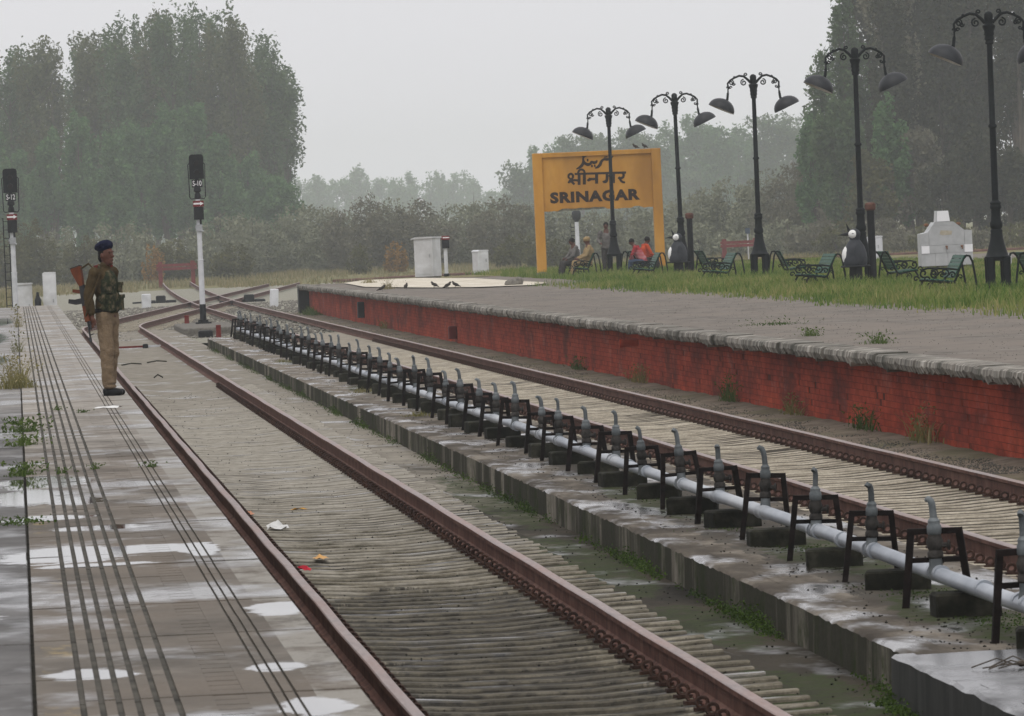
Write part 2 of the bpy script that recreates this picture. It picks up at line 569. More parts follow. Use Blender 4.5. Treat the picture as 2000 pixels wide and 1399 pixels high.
M['trestle'] = mat('dark trestle iron', (.004, .003, .003), (.016, .011, .010), 16, .8, .4, rand=.3, spec=.08)
M['valve'] = mat('grimy valve', (.015, .014, .013), (.06, .055, .05), 22, .65, .5, rand=.3)
M['block'] = mat('dark block', (.005, .005, .004), (.018, .018, .013), 7, .9, .6, rand=.4, c3=(.06, .057, .043), spec=.06)  # near-black tone with paler flecks
M['lamp'] = mat('lamp iron', (.003, .005, .006), (.009, .012, .013), 12, .55, .15, rand=.05, spec=.12)
M['shade'] = mat('grey lamp shade', (.010, .011, .014), (.02, .022, .026), 4, .45, .1, rand=.1, spec=.25)
M['shade_in'] = mat('shade lining', (.45, .43, .38), (.6, .57, .5), 5, .5, 0, rand=0)
M['bench_iron'] = mat('bench iron', (.006, .01, .009), (.014, .018, .017), 12, .5, .1, rand=.05)
M['slat'] = mat('green bench slat', (.012, .05, .031), (.028, .10, .064), 9, .5, .15, rand=.15)
M['yellow'] = mat('yellow sign paint', (.38, .175, .028), (.50, .245, .038), 1.6, .7, .15, rand=.02, c3=(.58, .31, .065), stretch=(1, 1, .45), blotch=(.31, .155, .036), bdist=.004, spec=.2)
M['ink'] = mat('sign lettering', (.018, .012, .01), (.04, .026, .02), 8, .8, .05, rand=0, spec=.1)
M['sign_bare'] = mat('bare concrete', (.13, .13, .10), (.26, .26, .21), 12, .9, .4, rand=0)
M['white_tile'] = mat('white tile', (.36, .37, .37), (.45, .46, .46), 6, .35, .04, rand=.06, spec=.4)
M['white_tile2'] = mat('clean white tile', (.80, .81, .82), (.86, .86, .87), 6, .3, .02, rand=.0)
M['stain'] = mat('beige stain', (.33, .29, .21), (.46, .42, .34), 9, .7, .1, rand=0)
M['brass'] = mat('rusted tap', (.10, .05, .03), (.22, .11, .06), 20, .6, .2, rand=0)
M['twig'] = mat('bark', (.06, .05, .04), (.13, .11, .09), 4, .9, .5, rand=.2, stretch=(1, 1, .3))
M['stone'] = mat('stone', (.08, .075, .065), (.2, .185, .16), 12, .9, .5, rand=.3)
M['bird'] = mat('bird feather', (.02, .017, .015), (.07, .06, .05), 40, .8, .2, rand=.1)

# ------------------------------------------------------------------ ground
gx = np.linspace(-420, 420, 141)
gy = np.concatenate([np.linspace(-40, 300, 60), np.linspace(306, 2980, 170)])
GX, GY = np.meshgrid(gx, gy)
GZ = -.34 + .10 * vnoise(GX * .06, GY * .03, 3) * np.clip((GY - 330) / 150, 0, 1)
V = np.stack([GX, GY, GZ], -1).reshape(-1, 3)
nx, ny = len(gx), len(gy)
I = (np.arange(ny - 1)[:, None] * nx + np.arange(nx - 1)[None]).ravel()
F = np.stack([I, I + 1, I + nx + 1, I + nx], -1)
g = bigmesh('ground', V, F, M['field'], smooth=True)
g['kind'] = 'structure'

def sheet(name, x0, x1, y0, y1, dx, dy, zf, material, smooth=True):
    xs = np.linspace(x0, x1, max(2, int(round((x1 - x0) / dx)) + 1))
    ys = np.linspace(y0, y1, max(2, int(round((y1 - y0) / dy)) + 1))
    X, Y = np.meshgrid(xs, ys)
    Z = zf(X, Y)
    a, b = len(xs), len(ys)
    I = (np.arange(b - 1)[:, None] * a + np.arange(a - 1)[None]).ravel()
    o = bigmesh(name, np.stack([X, Y, Z], -1).reshape(-1, 3), np.stack([I, I + 1, I + a + 1, I + a], -1), material, smooth=smooth)
    o['kind'] = 'structure'
    return o

# ------------------------------------------------------------------ tracks
def sleeper_z(x):
    a = np.abs(x)
    return np.interp(a, [0, .35, .62, .87, 1.375], [-.205, -.205, -.188, -.17, -.148])

T1, T2 = 2.81, 7.98
def t1x(y):
    y = np.asarray(y, float)
    d = np.clip(y - 232, 0, None)
    return T1 + np.where(d < 14, .0635 * d * d / 28, .0635 * (d - 7))
def t2x(y):
    d = np.clip(np.asarray(y, float) - 294, 0, None)
    return T2 + 2.2 * (d / 196) ** 1.4

def bed1(X, Y):
    rel = X - T1
    base = np.where(np.abs(rel) < 1.42, sleeper_z(rel) - np.interp(Y, [45, 85], [.022, .011]), -.192)
    z = base + .004 * vnoise(X * 5, Y * 3, 5)
    bury = np.clip((Y - 112) / 30, 0, 1) * np.where(rel < 1, 1, np.clip((Y - 135) / 25, 0, 1))
    return z + .020 * bury + .007 * np.clip(vnoise(X * 1.3, Y * .5, 8), 0, 1)
def bed2(X, Y):
    rel = X - T2
    base = np.where(np.abs(rel) < 1.42, sleeper_z(rel) - .010, -.19)
    bury = np.clip((Y - 150) / 40, 0, 1)
    return base + .005 * vnoise(X * 5, Y * 3, 6) * .5 + .012 * bury + .006 * np.clip(vnoise(X * 1.3, Y * .5, 9), 0, 1)
sheet('track_bed', 1.10, 4.75, 24, 236, .08, .22, bed1, M['bed'])
sheet('track_bed.001', 6.35, 9.40, 38, 212, .1, .25, bed2, M['bed_far'])
sheet('ground_strip', 9.38, 10.5, 45, 276, .1, .3, lambda X, Y: -.205 + .03 * np.clip((X - 9.75) / .5, 0, 1) ** 2 + .015 * vnoise(X * 4, Y * 1.5, 4), M['dirt'])
sheet('ballast_ground', 1.3, 18, 205, 470, .4, 1.0,
      lambda X, Y: -.235 + .03 * vnoise(X * 2, Y * .8, 12) - .10 * np.clip((X - 15) / 3, 0, 1) - .1 * np.clip((450 - Y) < 0, 0, 1) - .06 * ((X < 4.85) & (Y < 236)) - .1 * ((X > 6.2) & (Y < 213)), M['ballast'])

PROF = [(-.036, -.006), (-.03, 0), (.03, 0), (.036, -.006), (.036, -.034), (.010, -.048), (.009, -.135), (.03, -.15), (.075, -.16), (.075, -.171),
        (-.075, -.171), (-.075, -.16), (-.03, -.15), (-.009, -.135), (-.010, -.048), (-.036, -.034)]
def rail(xf, off, y0, y1, step, parent):
    ys = np.arange(y0, y1 + step * .5, step)
    xs = xf(ys) + off
    mb = MB()
    k = len(PROF)
    wob = .004 * np.sin(ys * .9 + off) + .003 * np.sin(ys * .37)
    for x, y, q in zip(xs, ys, wob):
        mb.v.extend((x + px + q, y, pz) for px, pz in PROF)
    for i in range(len(ys) - 1):
        for j in range(k):
            j2 = (j + 1) % k
            mb.f.append((i * k + j, i * k + j2, (i + 1) * k + j2, (i + 1) * k + j))
            mb.m.append(1 if j in (0, 1, 2) else 0)
    mb.f.append(tuple(range(k)))
    mb.m.append(0)
    mb.f.append(tuple(range(len(mb.v) - 1, len(mb.v) - k - 1, -1)))
    mb.m.append(0)
    return mb.build('rail', [M['rail_side'], M['rail_head']], parent)

def sleeper_mesh(seed, material, half=1.375):
    g = random.Random(seed)
    mb = MB()
    xs = [-half, -1.1, -.87, -.62, -.35, 0, .35, .62, .87, 1.1, half]
    rows = []
    for x in xs:
        zt = float(sleeper_z(np.array(x))) + g.uniform(-.004, .004)
        w0 = .085 + g.uniform(-.008, .008)
        rows.append([(x, -w0 - .008, zt - .07), (x, -w0, zt - .010), (x, -w0 + .014, zt), (x, w0 - .014, zt), (x, w0, zt - .010), (x, w0 + .008, zt - .07)])
    b = 0
    for r_ in rows:
        mb.v.extend(r_)
    for i in range(len(xs) - 1):
        for j in range(5):
            a = i * 6 + j
            mb.f.append((a, a + 6, a + 7, a + 1))
            mb.m.append(0)
    mb.f.append(tuple(range(6)))
    mb.m.append(0)
    n = len(mb.v)
    mb.f.append(tuple(range(n - 1, n - 7, -1)))
    mb.m.append(0)
    return mb.data('sleeper', material)

def clip_mb(mb, x, y, z, side, low=False):
    rot = Matrix.Rotation(R(18 * side), 3, 'Z') @ Matrix.Rotation(R(-20), 3, 'X')
    mb.torus((x, y, z + .034), .030, .0115, rot, 8 if low else 11, 4 if low else 5)
    mb.box(x - .045, y - .05, z - .012, x + .045, y + .05, z + .008)
def clip_data(side):
    mb = MB()
    clip_mb(mb, 0, 0, 0, side)
    return mb.data('rail_clip', M['clip'], True)
CL, CR = clip_data(-1), clip_data(1)

def track(name, label, cx, xf, y0, y1, sl0, sl1, smat, clip_rails, extra_rows, step=2.0, n_parts=300):
    root = empty(name)
    tag(root, label, 'railway track')
    for off in (-.87, .87):
        rail(xf, off, y0, y1, step, root)
    var = [sleeper_mesh(k, smat) for k in range(5)]
    ys = np.arange(sl0, sl1, .6)
    for i, y in enumerate(ys):
        o = link('sleeper', var[random.randrange(5)], root, (cx + random.uniform(-.03, .03), y + random.uniform(-.012, .012), random.uniform(-.004, .004)))
        o.rotation_euler = (0, 0, random.uniform(-.004, .004))
    cnt = 0
    rest = MB()
    for y in ys:
        for off in clip_rails:
            x = cx + off - .118
            z = -.158
            if cnt < n_parts:
                o = link('rail_clip', CL, root, (x, y, z))
                o.rotation_euler = (0, 0, random.uniform(-.15, .15))
                cnt += 1
            else:
                clip_mb(rest, x, y, z, -1, True)
    for y in ys:
        for off in extra_rows:
            clip_mb(rest, cx + off + .118, y, -.158, 1, True)
    o = rest.build('rail_clip_row', M['clip'], root)
    o['kind'] = 'stuff'
    return root
tr1 = track('railway_track', 'rusty near railway track running past the soldier beside the tiled platform', T1, t1x, 30, 430, 36.2, 140, M['sleeper1'], (-.87, .87), (-.87, .87))
tr2 = track('railway_track', 'rusty railway track between the hydrant row and the red brick wall', T2, t2x, 40, 492, 48.5, 190, M['sleeper2'], (-.87, .87), (-.87, .87))
# far track curving across behind the second platform
root = empty('railway_track')
tag(root, 'distant rusty railway track crossing behind the yellow station sign', 'railway track')
PT = [(18, 436), (24, 445), (31, 450), (40, 452), (50, 450), (62, 444), (80, 430)]
for dy in (0, 1.9):
    mb = MB()
    mb.tube([(x, y + dy, -.07) for x, y in PT], .085, 6)
    mb.build('rail', M['rail_side'], root)
def far_sheet(X, Y):
    return -.30 + .12 * np.clip(1 - np.abs(Y - np.interp(X, [p[0] for p in PT], [p[1] for p in PT])) / 4, 0, 1) + .02 * vnoise(X, Y * .6, 20)
sheet('ballast_ground', 18.05, 90, 400, 462, .8, 1.0, far_sheet, M['ballast'])

# crossing timbers under the turnout
root = empty('crossing_timbers')
tag(root, 'dark cross timbers under the diverging rails beside the signal post', 'timber')
for k in range(60):
    y = 240 + k * 1.2
    x = float(t1x(y))
    mb = MB()
    mb.box(x - 1.5, y - .12, -.26, x + 1.5, y + .12, -.178)
    mb.build('timber', M['sleeper2'], root)

# ------------------------------------------------------------------ near platform
plat = MB()
plat.box(-30, -12, -.4, 1.15, 233.9, .712)
plat = plat.build('platform', M['plat_wall'])
plat['kind'] = 'structure'
EDGES = [(.004, .160), (.184, .230), (.254, .294), (.318, .364), (.388, .434), (.458, .508), (.532, .655), None, (.775, .870), (.881, .911), (.921, .955), (.966, 1.205)]
def slab_mesh(seed, L=1.482):
    g = random.Random(seed)
    mb = MB()
    mb.cur = 1
    mb.box(.004, 0, -.062, 1.19, L, -.012)
    mb.cur = 0
    for e in EDGES:
        if e is None:
            y = 0
            while y < L - .05:
                q = min(L, y + .3)
                mb.box(.6555, y + .014, -.0115, .7745, q - .012, g.uniform(-.001, .0))
                y += .3
        else:
            h = g.uniform(-.0012, .0012)
            mb.box(e[0], 0, -.0115, e[1], L, h)
    return mb.data('paving_slab', [M['tile'], M['groove']])
SL = [slab_mesh(k) for k in range(4)]
y = -9.0
n = 0
while y < 232.5:
    o = link('paving_slab', SL[n % 4], plat, (0, y, .78 + random.uniform(-.0015, .0015)))
    o.rotation_euler = (0, random.uniform(-.0012, .0012), 0)
    y += 1.5
    n += 1
AP = []
for k in range(3):
    mb = MB()
    mb.bbox(-3.5, 0, -.06, -.012, 2.985, 0, .006)
    AP.append(mb.data('paving_slab', M['apron']))
y = -9.0
while y < 231:
    o = link('paving_slab', AP[n % 3], plat, (0, y, .772 + random.uniform(-.006, .004)))
    o.rotation_euler = (random.uniform(-.001, .001), random.uniform(-.002, .002), 0)
    o2 = link('paving_slab', AP[n % 3], plat, (-3.5, y, .772))
    y += 3.0
    n += 1

def kerbmat(name):
    """dark damp concrete with pale washed streaks and green algae"""
    m, t, p = nodes(name)
    v = coords(t, (1, 1, .16))
    fine = noise(t, coords(t), 22, 5, .7)
    col = mixc(t, fine, (.018, .019, .013), (.075, .071, .054))
    st = ramp(t, [(.47, 0.0), (.58, 1.0)], noise(t, v, 1.1, 7, .68))
    pale = mixc(t, fine, (.16, .14, .112), (.36, .33, .28))
    area = ramp(t, [(.40, 0.0), (.52, 1.0)], noise(t, coords(t, (1, 1, .5)), .28, 4))
    col = mixc(t, mth(t, 'MULTIPLY', st, area), col, pale)
    alg = ramp(t, [(.52, 0.0), (.66, 1.0)], noise(t, coords(t), 2.2, 6, .7))
    col = mixc(t, mth(t, 'MULTIPLY', alg, .8), col, (.022, .036, .008))
    t.links.new(col, p.inputs['Base Color'])
    p.inputs['Roughness'].default_value = .9
    p.inputs['Specular IOR Level'].default_value = .02
    b = N(t, 'ShaderNodeBump')
    b.inputs['Strength'].default_value = .4
    b.inputs['Distance'].default_value = .01
    t.links.new(fine, b.inputs['Height'])
    t.links.new(b.outputs[0], p.inputs['Normal'])
    return m

# ------------------------------------------------------------------ hydrant walk between the tracks
def isl(X, Y):
    return .055 + .012 * vnoise(X * 2.2, Y * .8, 14) - .012 * np.clip((X - 6.1) / .3, 0, 1)
sheet('walkway', 4.88, 6.36, 40.6, 194, .07, .3, isl, M['island'])
M['wet_slab'] = wetmat('wet smooth slab', (.04, .04, .041), (.08, .08, .081), (.14, .14, .141), 1.5, wet=.8, wetr=.2, stretch=(1, .4, 1), rough=.5, bump=.2)
wk = sheet('walkway.001', 4.70, 6.36, 30, 40.9, .07, .2, lambda X, Y: .085 + .004 * vnoise(X * 3, Y, 15), M['wet_slab'])
body = MB()
body.box(4.93, 30, -.4, 6.34, 193.8, .03)
body = body.build('walkway_base', M['plat_wall'])
body['kind'] = 'structure'
M['kerb'] = kerbmat('streaked kerb')
M['kerb_dark'] = mat('dark kerb', (.018, .019, .017), (.05, .051, .047), 3, .8, .4, rand=.1, stretch=(1, 1, .4))
kerb = empty('kerb')
kerb['kind'] = 'structure'
def kerb_mesh(L, seed, x1=.24):
    g = random.Random(seed)
    mb = MB()
    k = 8
    vs = []
    for i in range(k + 1):
        y = L * i / k
        a, b = (g.uniform(-.006, .006), g.uniform(-.009, .009)) if 0 < i < k else (0, 0)
        vs += [(a - .01, y, -.36), (a, y, .045 + b), (.02 + a, y, .062 + b), (x1, y, .064 + b * .4), (x1, y, -.36)]
    mb.v.extend(vs)
    for i in range(k):
        for j in range(4):
            q = i * 5 + j
            mb.f.append((q, q + 5, q + 6, q + 1))
            mb.m.append(1 if j in (1, 2) else 0)
    mb.cur = 0
    mb.f += [tuple(range(5)), tuple(k * 5 + j for j in range(4, -1, -1))]
    mb.m += [0, 0]
    return mb
KS = [kerb_mesh(1.6, k).data('kerb_stone', [M['kerb'], M['island']], True) for k in range(6)]
y = 41.0
n = 0
while y < 192.5:
    link('kerb_stone', KS[random.randrange(6)], kerb, (4.72, y, 0))
    y += 1.6
KD = [kerb_mesh(2.2, 50 + k, .12).data('kerb_stone', [M['kerb_dark'], M['wet_slab']]) for k in range(3)]
for k in range(5):
    link('kerb_stone', KD[k % 3], kerb, (4.59, 30 + 2.2 * k, .022))

# ------------------------------------------------------------------ far platform, brick wall, coping
fp = MB()
poly = [(10.326, 50), (10.326, 273), (12.6, 284), (15, 290), (70, 300), (70, 50)]
k = len(poly)
fp.add([(x, y, -.4) for x, y in poly] + [(x, y, .70) for x, y in poly], [tuple(range(k - 1, -1, -1)), tuple(range(k, 2 * k))] + [(i, (i + 1) % k, (i + 1) % k + k, i + k) for i in range(k)])
fp = fp.build('platform', M['mortar'])
fp['kind'] = 'structure'
sheet('pavement', 10.28, 70, 50, 272.5, .35, 1.2, lambda X, Y: .80 + .008 * vnoise(X * 1.3, Y * .5, 31) - .006 + .02 * np.clip((X - 12) / 20, 0, 1), M['far_plat'])
sheet('pavement.001', 13.0, 69.5, 272.3, 287, .8, 1.5, lambda X, Y: .802 + .015 * vnoise(X, Y * .5, 32), M['field'])
cr = MB()
pts = [(11.0, 243), (12.2, 228), (13.2, 221), (14.8, 219), (15.6, 226), (15.6, 262), (14.6, 278), (12.6, 280), (11.4, 268)]
cr.add([(x, y, .826) for x, y in pts], [tuple(range(len(pts)))])
cr = cr.build('pavement', M['cream'])
cr['kind'] = 'structure'
# bricks
BW, BH = .232, .079
def brick_v(y, z, g):
    d = g.uniform(-.0012, .0012) + (.006 if g.random() < .03 else 0)
    x = 10.320 + d
    return [(x, y + .0025, z + .005), (x, y + BW - .0025, z + .005), (x, y + BW - .0025, z + BH - .007), (x, y + .0025, z + BH - .007),
            (10.33, y, z), (10.33, y + BW, z), (10.33, y + BW, z + BH), (10.33, y, z + BH)]
BF = [(0, 3, 2, 1), (0, 1, 5, 4), (1, 2, 6, 5), (2, 3, 7, 6), (3, 0, 4, 7)]
g = random.Random(5)
bm_ = []
for k in range(6):
    mb = MB()
    mb.add([(a - 10.320, b, c) for a, b, c in brick_v(0, 0, g)], BF)
    bm_.append(mb.data('brick', M['brick']))
rows = 12
parts = 0
Vs, Fs = [], []
nb = 0
for col in range(int((273 - 74) / BW)):
    for r_ in range(rows):
        y = 74 + col * BW + (BW / 2 if r_ % 2 else 0)
        z = -.27 + r_ * BH
        if parts < 300 and col >= 12:
            link('brick', bm_[g.randrange(6)], fp, (10.320, y, z))
            parts += 1
        else:
            Vs.extend(brick_v(y, z, g))
            Fs.extend([tuple(i + nb for i in f) for f in BF])
            nb += 8
o = bigmesh('brickwork', np.array(Vs), np.array(Fs), M['brick'], fp)
o['kind'] = 'stuff'
# coping stones
def coping_mesh(seed, L=1.9):
    g = random.Random(seed)
    mb = MB()
    k = 16
    vs = []
    for i in range(k + 1):
        y = L * i / k * .992
        lo = -.135 - abs(g.gauss(0, .016)) + (.045 if g.random() < .15 else 0)
        a = g.uniform(-.014, .014)
        vs += [(.02 + a * .5, y, lo), (-.012 + a, y, lo * .55), (a, y, -.018), (.03, y, 0 + g.uniform(-.006, .004)), (.40, y, .002), (.40, y, lo)]
    f = []
    for i in range(k):
        for j in range(6):
            q = i * 6 + j
            q2 = i * 6 + (j + 1) % 6
            f.append((q, q + 6, q2 + 6, q2))
    f += [tuple(range(6)), tuple(k * 6 + j for j in range(5, -1, -1))]
    mb.add(vs, f)
    return mb.data('coping_stone', M['coping'])
CM = [coping_mesh(k) for k in range(8)]
y = 70.0
while y < 271.5:
    o = link('coping_stone', CM[random.randrange(8)], fp, (9.93 + random.uniform(-.018, .015), y, .812 + random.uniform(-.01, .01)))
    y += 1.9
# slanted end of the wall
mb = MB()
mb.prism([(9.95, -.3), (10.34, -.3), (10.34, .66), (10.1, .8), (9.95, .66)], 272.2, 273.4)
mb.build('end_pier', M['black'], fp)
# stubs and openings in the wall
for (yy, z0, z1, ww, m_) in ((229, .0, .48, .55, 'black'), (181, -.08, .22, .4, 'red')):
    mb = MB()
    mb.bbox(10.12, yy, z0, 10.31, yy + ww, z1, .02)
    o = mb.build('wall_hatch', M[m_])
    tag(o, 'small black hatch box on the far end of the red wall' if m_ == 'black' else 'small red box fixed low on the red brick wall', 'hatch')
mb = MB()
mb.tube([(10.31, 128, .46), (10.02, 128, .46)], .06, 10)
mb.tube([(10.05, 128, .46), (10.0, 128, .46)], .075, 10)
tag(mb.build('drain_pipe', M['brick'], smooth=True), 'short red drain pipe stub sticking out of the brick wall', 'pipe')
# ------------------------------------------------------------------ water pipe and hydrants
PX, PZ = 5.48, .262
mb = MB()
ys = np.arange(31, 194, 3.0)
mb.tube([(PX + .01 * math.sin(y * .4), y, PZ + .008 * math.sin(y * .23 + 1)) for y in ys], .047, 14)
pipe = mb.build('water_pipe', M['pipe'], smooth=True)
tag(pipe, 'long silver water pipe running under the row of hydrants', 'pipe')
HY = [42.2, 46.2, 49.8, 53.3, 57.1, 60.8, 64.1, 67.8, 71.5, 75.0, 78.7, 81.5, 85.5, 89.4, 92.7, 96.1, 99.4]
while HY[-1] < 189:
    HY.append(HY[-1] + random.uniform(3.2, 3.9))
mc = MB()
mc.tube([(0, -.05, 0), (0, .05, 0)], .055, 14)
cdat = mc.data('coupling', M['pipe'], True)
for y in HY:
    for d in (-.17, .17):
        link('coupling', cdat, pipe, (PX, y + d, PZ))
    if random.random() < .4:
        link('coupling', cdat, pipe, (PX, y + 1.8, PZ))

def hydrant():
    root = empty('water_hydrant')
    for s in (-1, 1):
        mb = MB()
        mb.bar((.19 * s, 0, -.02), (.135 * s, 0, .475), .04, .035)
        mb.build('leg', M['trestle'], root)
    mb = MB()
    mb.bar((-.155, 0, .458), (.155, 0, .458), .035, .038)
    mb.build('top_bar', M['trestle'], root)
    mb = MB()
    mb.bar((-.165, .004, .285), (.165, .004, .285), .03, .03)
    mb.build('cross_bar', M['trestle'], root)
    mb = MB()
    mb.tube([(0, -.03, .20), (0, -.03, .25), (0, -.03, .30)], [.052, .04, .036], 10)
    mb.build('riser', M['spout'], root, True)
    mb = MB()
    mb.lathe([(.032, .29), (.046, .305), (.046, .33), (.036, .345), (.044, .36), (.05, .40), (.04, .42), (.034, .445)], 10, (0, -.03, 0))
    mb.tube([(0, -.03, .375), (.075, -.05, .375)], .016, 6)
    mb.torus((.082, -.05, .375), .026, .008, Matrix.Rotation(R(90), 3, 'Z'), 8, 4)
    v = mb.build('valve', M['valve'], root, True)
    mb = MB()
    mb.lathe([(.036, .44), (.042, .45), (.042, .49), (.034, .502), (.036, .52), (.022, .54)], 12, (0, -.03, 0))
    mb.build('collar', M['spout'], root, True)
    mb = MB()
    mb.tube([(0, 0, -.01), (-.003, 0, .06), (-.008, 0, .10), (-.018, 0, .122), (-.033, 0, .130), (-.043, 0, .118)], [.021, .020, .020, .020, .020, .019], 10)
    mb.build('spout', M['spout'], root, True, loc=(0, -.03, .53))
    return root
proto = hydrant()
for k, y in enumerate(HY):
    h = proto if k == 0 else copy_tree(proto)
    h.location = (PX + random.uniform(-.02, .02), y, .06 + random.uniform(-.01, .005))
    h.rotation_euler = (random.uniform(-.05, .05), random.uniform(-.05, .05), random.uniform(-.32, .32))
    h.scale = (random.uniform(.92, 1.08), 1, random.uniform(.90, 1.08))
    for c in h.children:
        if c.name.startswith('spout'):
            c.rotation_euler = (random.uniform(-.06, .06), random.uniform(-.07, .07), random.uniform(-1.2, 1.2))
            c.scale = (random.uniform(.7, 1.2), 1, random.uniform(.93, 1.05))
    nm = 'nearest' if k == 0 else (ordw(k + 1) + ' from the near end')
    tag(h, ('water hydrant with bent grey spout on black trestle, nearest of the pipe row' if k == 0 else
            'bent grey water hydrant on black trestle, %s from the near end of the row' % ordw(k + 1)), 'hydrant', 'hydrants along the water pipe')
BM = []
for k in range(4):
    g = random.Random(k)
    mb = MB()
    mb.bbox(-.17 - g.uniform(0, .03), -.18, -.02, .19 + g.uniform(0, .03), .18, .145, .015)
    BM.append(mb.data('concrete_block', M['block']))
for k, y in enumerate(HY):
    o = link('concrete_block', BM[k % 4], None, (PX + random.uniform(-.03, .03), y - 1.1 + random.uniform(-.2, .2), .05), random.uniform(-.15, .15), (1, 1, random.uniform(.85, 1.05)))
    tag(o, 'dark concrete block propping the water pipe, %s from the near end' % ordw(k + 1), 'block', 'blocks under the water pipe')

# ------------------------------------------------------------------ text helper
def text_mesh(name, body, material, height, offset=0.0, width=None, parent=None, loc=(0, 0, 0), ext=.004, space=1.0):
    cu = bpy.data.curves.new(name, 'FONT')
    cu.body = body
    cu.align_x = 'CENTER'
    cu.extrude = ext
    cu.offset = offset
    cu.space_character = space
    cu.resolution_u = 3
    o = bpy.data.objects.new(name, cu)
    COL.objects.link(o)
    dg = bpy.context.evaluated_depsgraph_get()
    me = bpy.data.meshes.new_from_object(o.evaluated_get(dg))
    bpy.data.objects.remove(o, do_unlink=True)
    co = np.empty(len(me.vertices) * 3, np.float32)
    me.vertices.foreach_get('co', co)
    co = co.reshape(-1, 3)
    mn, mx_ = co.min(0), co.max(0)
    sx = (width / (mx_[0] - mn[0])) if width else height / (mx_[1] - mn[1])
    sz = height / (mx_[1] - mn[1])
    c = np.empty_like(co)
    c[:, 0] = (co[:, 0] - (mn[0] + mx_[0]) / 2) * sx
    c[:, 2] = (co[:, 1] - mn[1]) * sz
    c[:, 1] = -co[:, 2]
    me.vertices.foreach_set('co', c.ravel())
    me.materials.clear()
    me.materials.append(material)
    me.update()
    return link(name, me, parent, loc)

# ------------------------------------------------------------------ signals
M['sig_white'] = mat('signal lettering white', (.75, .75, .75), (.85, .85, .85), 5, .6, 0, rand=0)
M['lens'] = mat('dark lens', (.02, .018, .018), (.04, .03, .03), 4, .15, 0, rand=0)
M['sig_red'] = mat('signal plate red', (.13, .008, .010), (.19, .014, .016), 6, .5, 0, rand=0)
def signal(loc, num, label, ladder):
    root = empty('signal_post', loc)
    tag(root, label, 'signal')
    mb = MB()
    mb.tube([(0, 0, .5), (0, 0, 1.9), (0, 0, 1.9), (0, 0, 3.75)], [.085, .085, .075, .07], 12)
    mb.torus((0, 0, 1.9), .08, .018, Matrix.Rotation(R(90), 3, 'X'), 14, 6)
    mb.build('post', M['white_pole'], root, True)
    mb = MB()
    mb.lathe([(.13, 0), (.13, .04), (.098, .06), (.096, .56)], 14)
    for k in range(4):
        a = k * math.pi / 2 + .6
        mb.tube([(.17 * math.cos(a), .17 * math.sin(a), -.02), (.17 * math.cos(a), .17 * math.sin(a), .09)], .02, 6)
    mb.box(-.24, -.24, -.03, .24, .24, .02)
    mb.build('base', M['black'], root, True)
    mb = MB()
    pl = []
    for cx, cz, a0 in ((.13, 5.02, 0), (-.13, 5.02, 90)):
        for k in range(5):
            a = R(a0 + 22.5 * k)
            pl.append((cx + .09 * math.cos(a), cz + .09 * math.sin(a)))
    pl += [(-.22, 4.36), (.22, 4.36)]
    mb.prism(pl, -.09, -.05)
    mb.bbox(-.16, -.05, 4.4, .16, .18, 5.02, .03)
    head = mb.build('signal_head', M['black'], root)
    for z in (4.83, 4.56):
        mb = MB()
        mb.tube([(0, -.095, z), (0, -.10, z)], .075, 14)
        mb.build('lens', M['lens'], head, True)
        mb = MB()
        rot = Matrix.Rotation(R(0), 3, 'X')
        pts = []
        vs, fs = [], []
        for i in range(9):
            a = R(-10 + 200 * i / 8)
            for yy, rr in ((-.09, .088), (-.30, .082)):
                vs.append((rr * math.cos(a), yy + (.12 if yy < -.2 and (i in (0, 8)) else 0), z + rr * math.sin(a)))
        for i in range(8):
            fs.append((2 * i, 2 * i + 1, 2 * i + 3, 2 * i + 2))
        mb.add(vs, fs)
        mb.build('hood', M['black'], head, True)
    mb = MB()
    mb.box(-.16, -.06, 4.11, .16, -.03, 4.35)
    plate = mb.build('number_plate', M['black'], root)
    text_mesh('lettering', num, M['sig_white'], .165, .012, .27, plate, (0, -.066, 4.15), .002)
    mb = MB()
    mb.lathe([(.07, 3.75), (.10, 3.8), (.09, 3.9), (.06, 3.95), (.12, 4.0), (.10, 4.1), (.06, 4.12), (.06, 4.4)], 10)
    mb.build('neck', M['black'], root, True)
    for s in (-1, 1):
        mb = MB()
        mb.tube([(.05 * s, 0, 3.78), (.2 * s, 0, 3.76), (.24 * s, 0, 3.82), (.245 * s, 0, 4.4), (.26 * s, 0, 4.8), (.2 * s, 0, 4.86)], .014, 6)
        mb.build('bracket', M['black'], root, True)
    mb = MB()
    mb.bbox(-.14, -.16, 3.13, .16, .12, 3.52, .02)
    mb.tube([(.04, -.02, 3.14), (.04, -.02, 2.98)], .05, 8)
    mb.build('relay_box', M['black'], root)
    mb = MB()
    mb.box(-.15, -.17, 3.525, .17, .1, 3.70)
    bx = mb.build('arrow_plate', M['sig_red'], root)
    mb = MB()
    mb.prism([(-.14, 3.59), (.06, 3.59), (.06, 3.555), (.165, 3.615), (.06, 3.675), (.06, 3.64), (-.14, 3.64)], -.176, -.172)
    mb.build('arrow', M['sig_white'], bx)
    mb = MB()
    mb.bbox(-.10, -.12, 2.78, .10, .1, 2.98, .02)
    mb.tube([(-.12, -.08, 2.9), (.12, -.1, 2.76)], .03, 8)
    mb.build('clamp', M['silver'], root)
    if ladder:
        mb = MB()
        for x in (-.27, -.10):
            mb.bar((x, .30, -.2), (x, .22, 3.6), .03, .02)
        for k in range(14):
            z = .1 + k * .26
            mb.bar((-.27, .29 - z * .018, z), (-.10, .29 - z * .018, z), .018, .018)
        mb.build('ladder', M['black'], root)
    return root
signal((5.60, 233.3, .03), 'S-10', 'white signal post with black head numbered S-10 between the tracks', False)
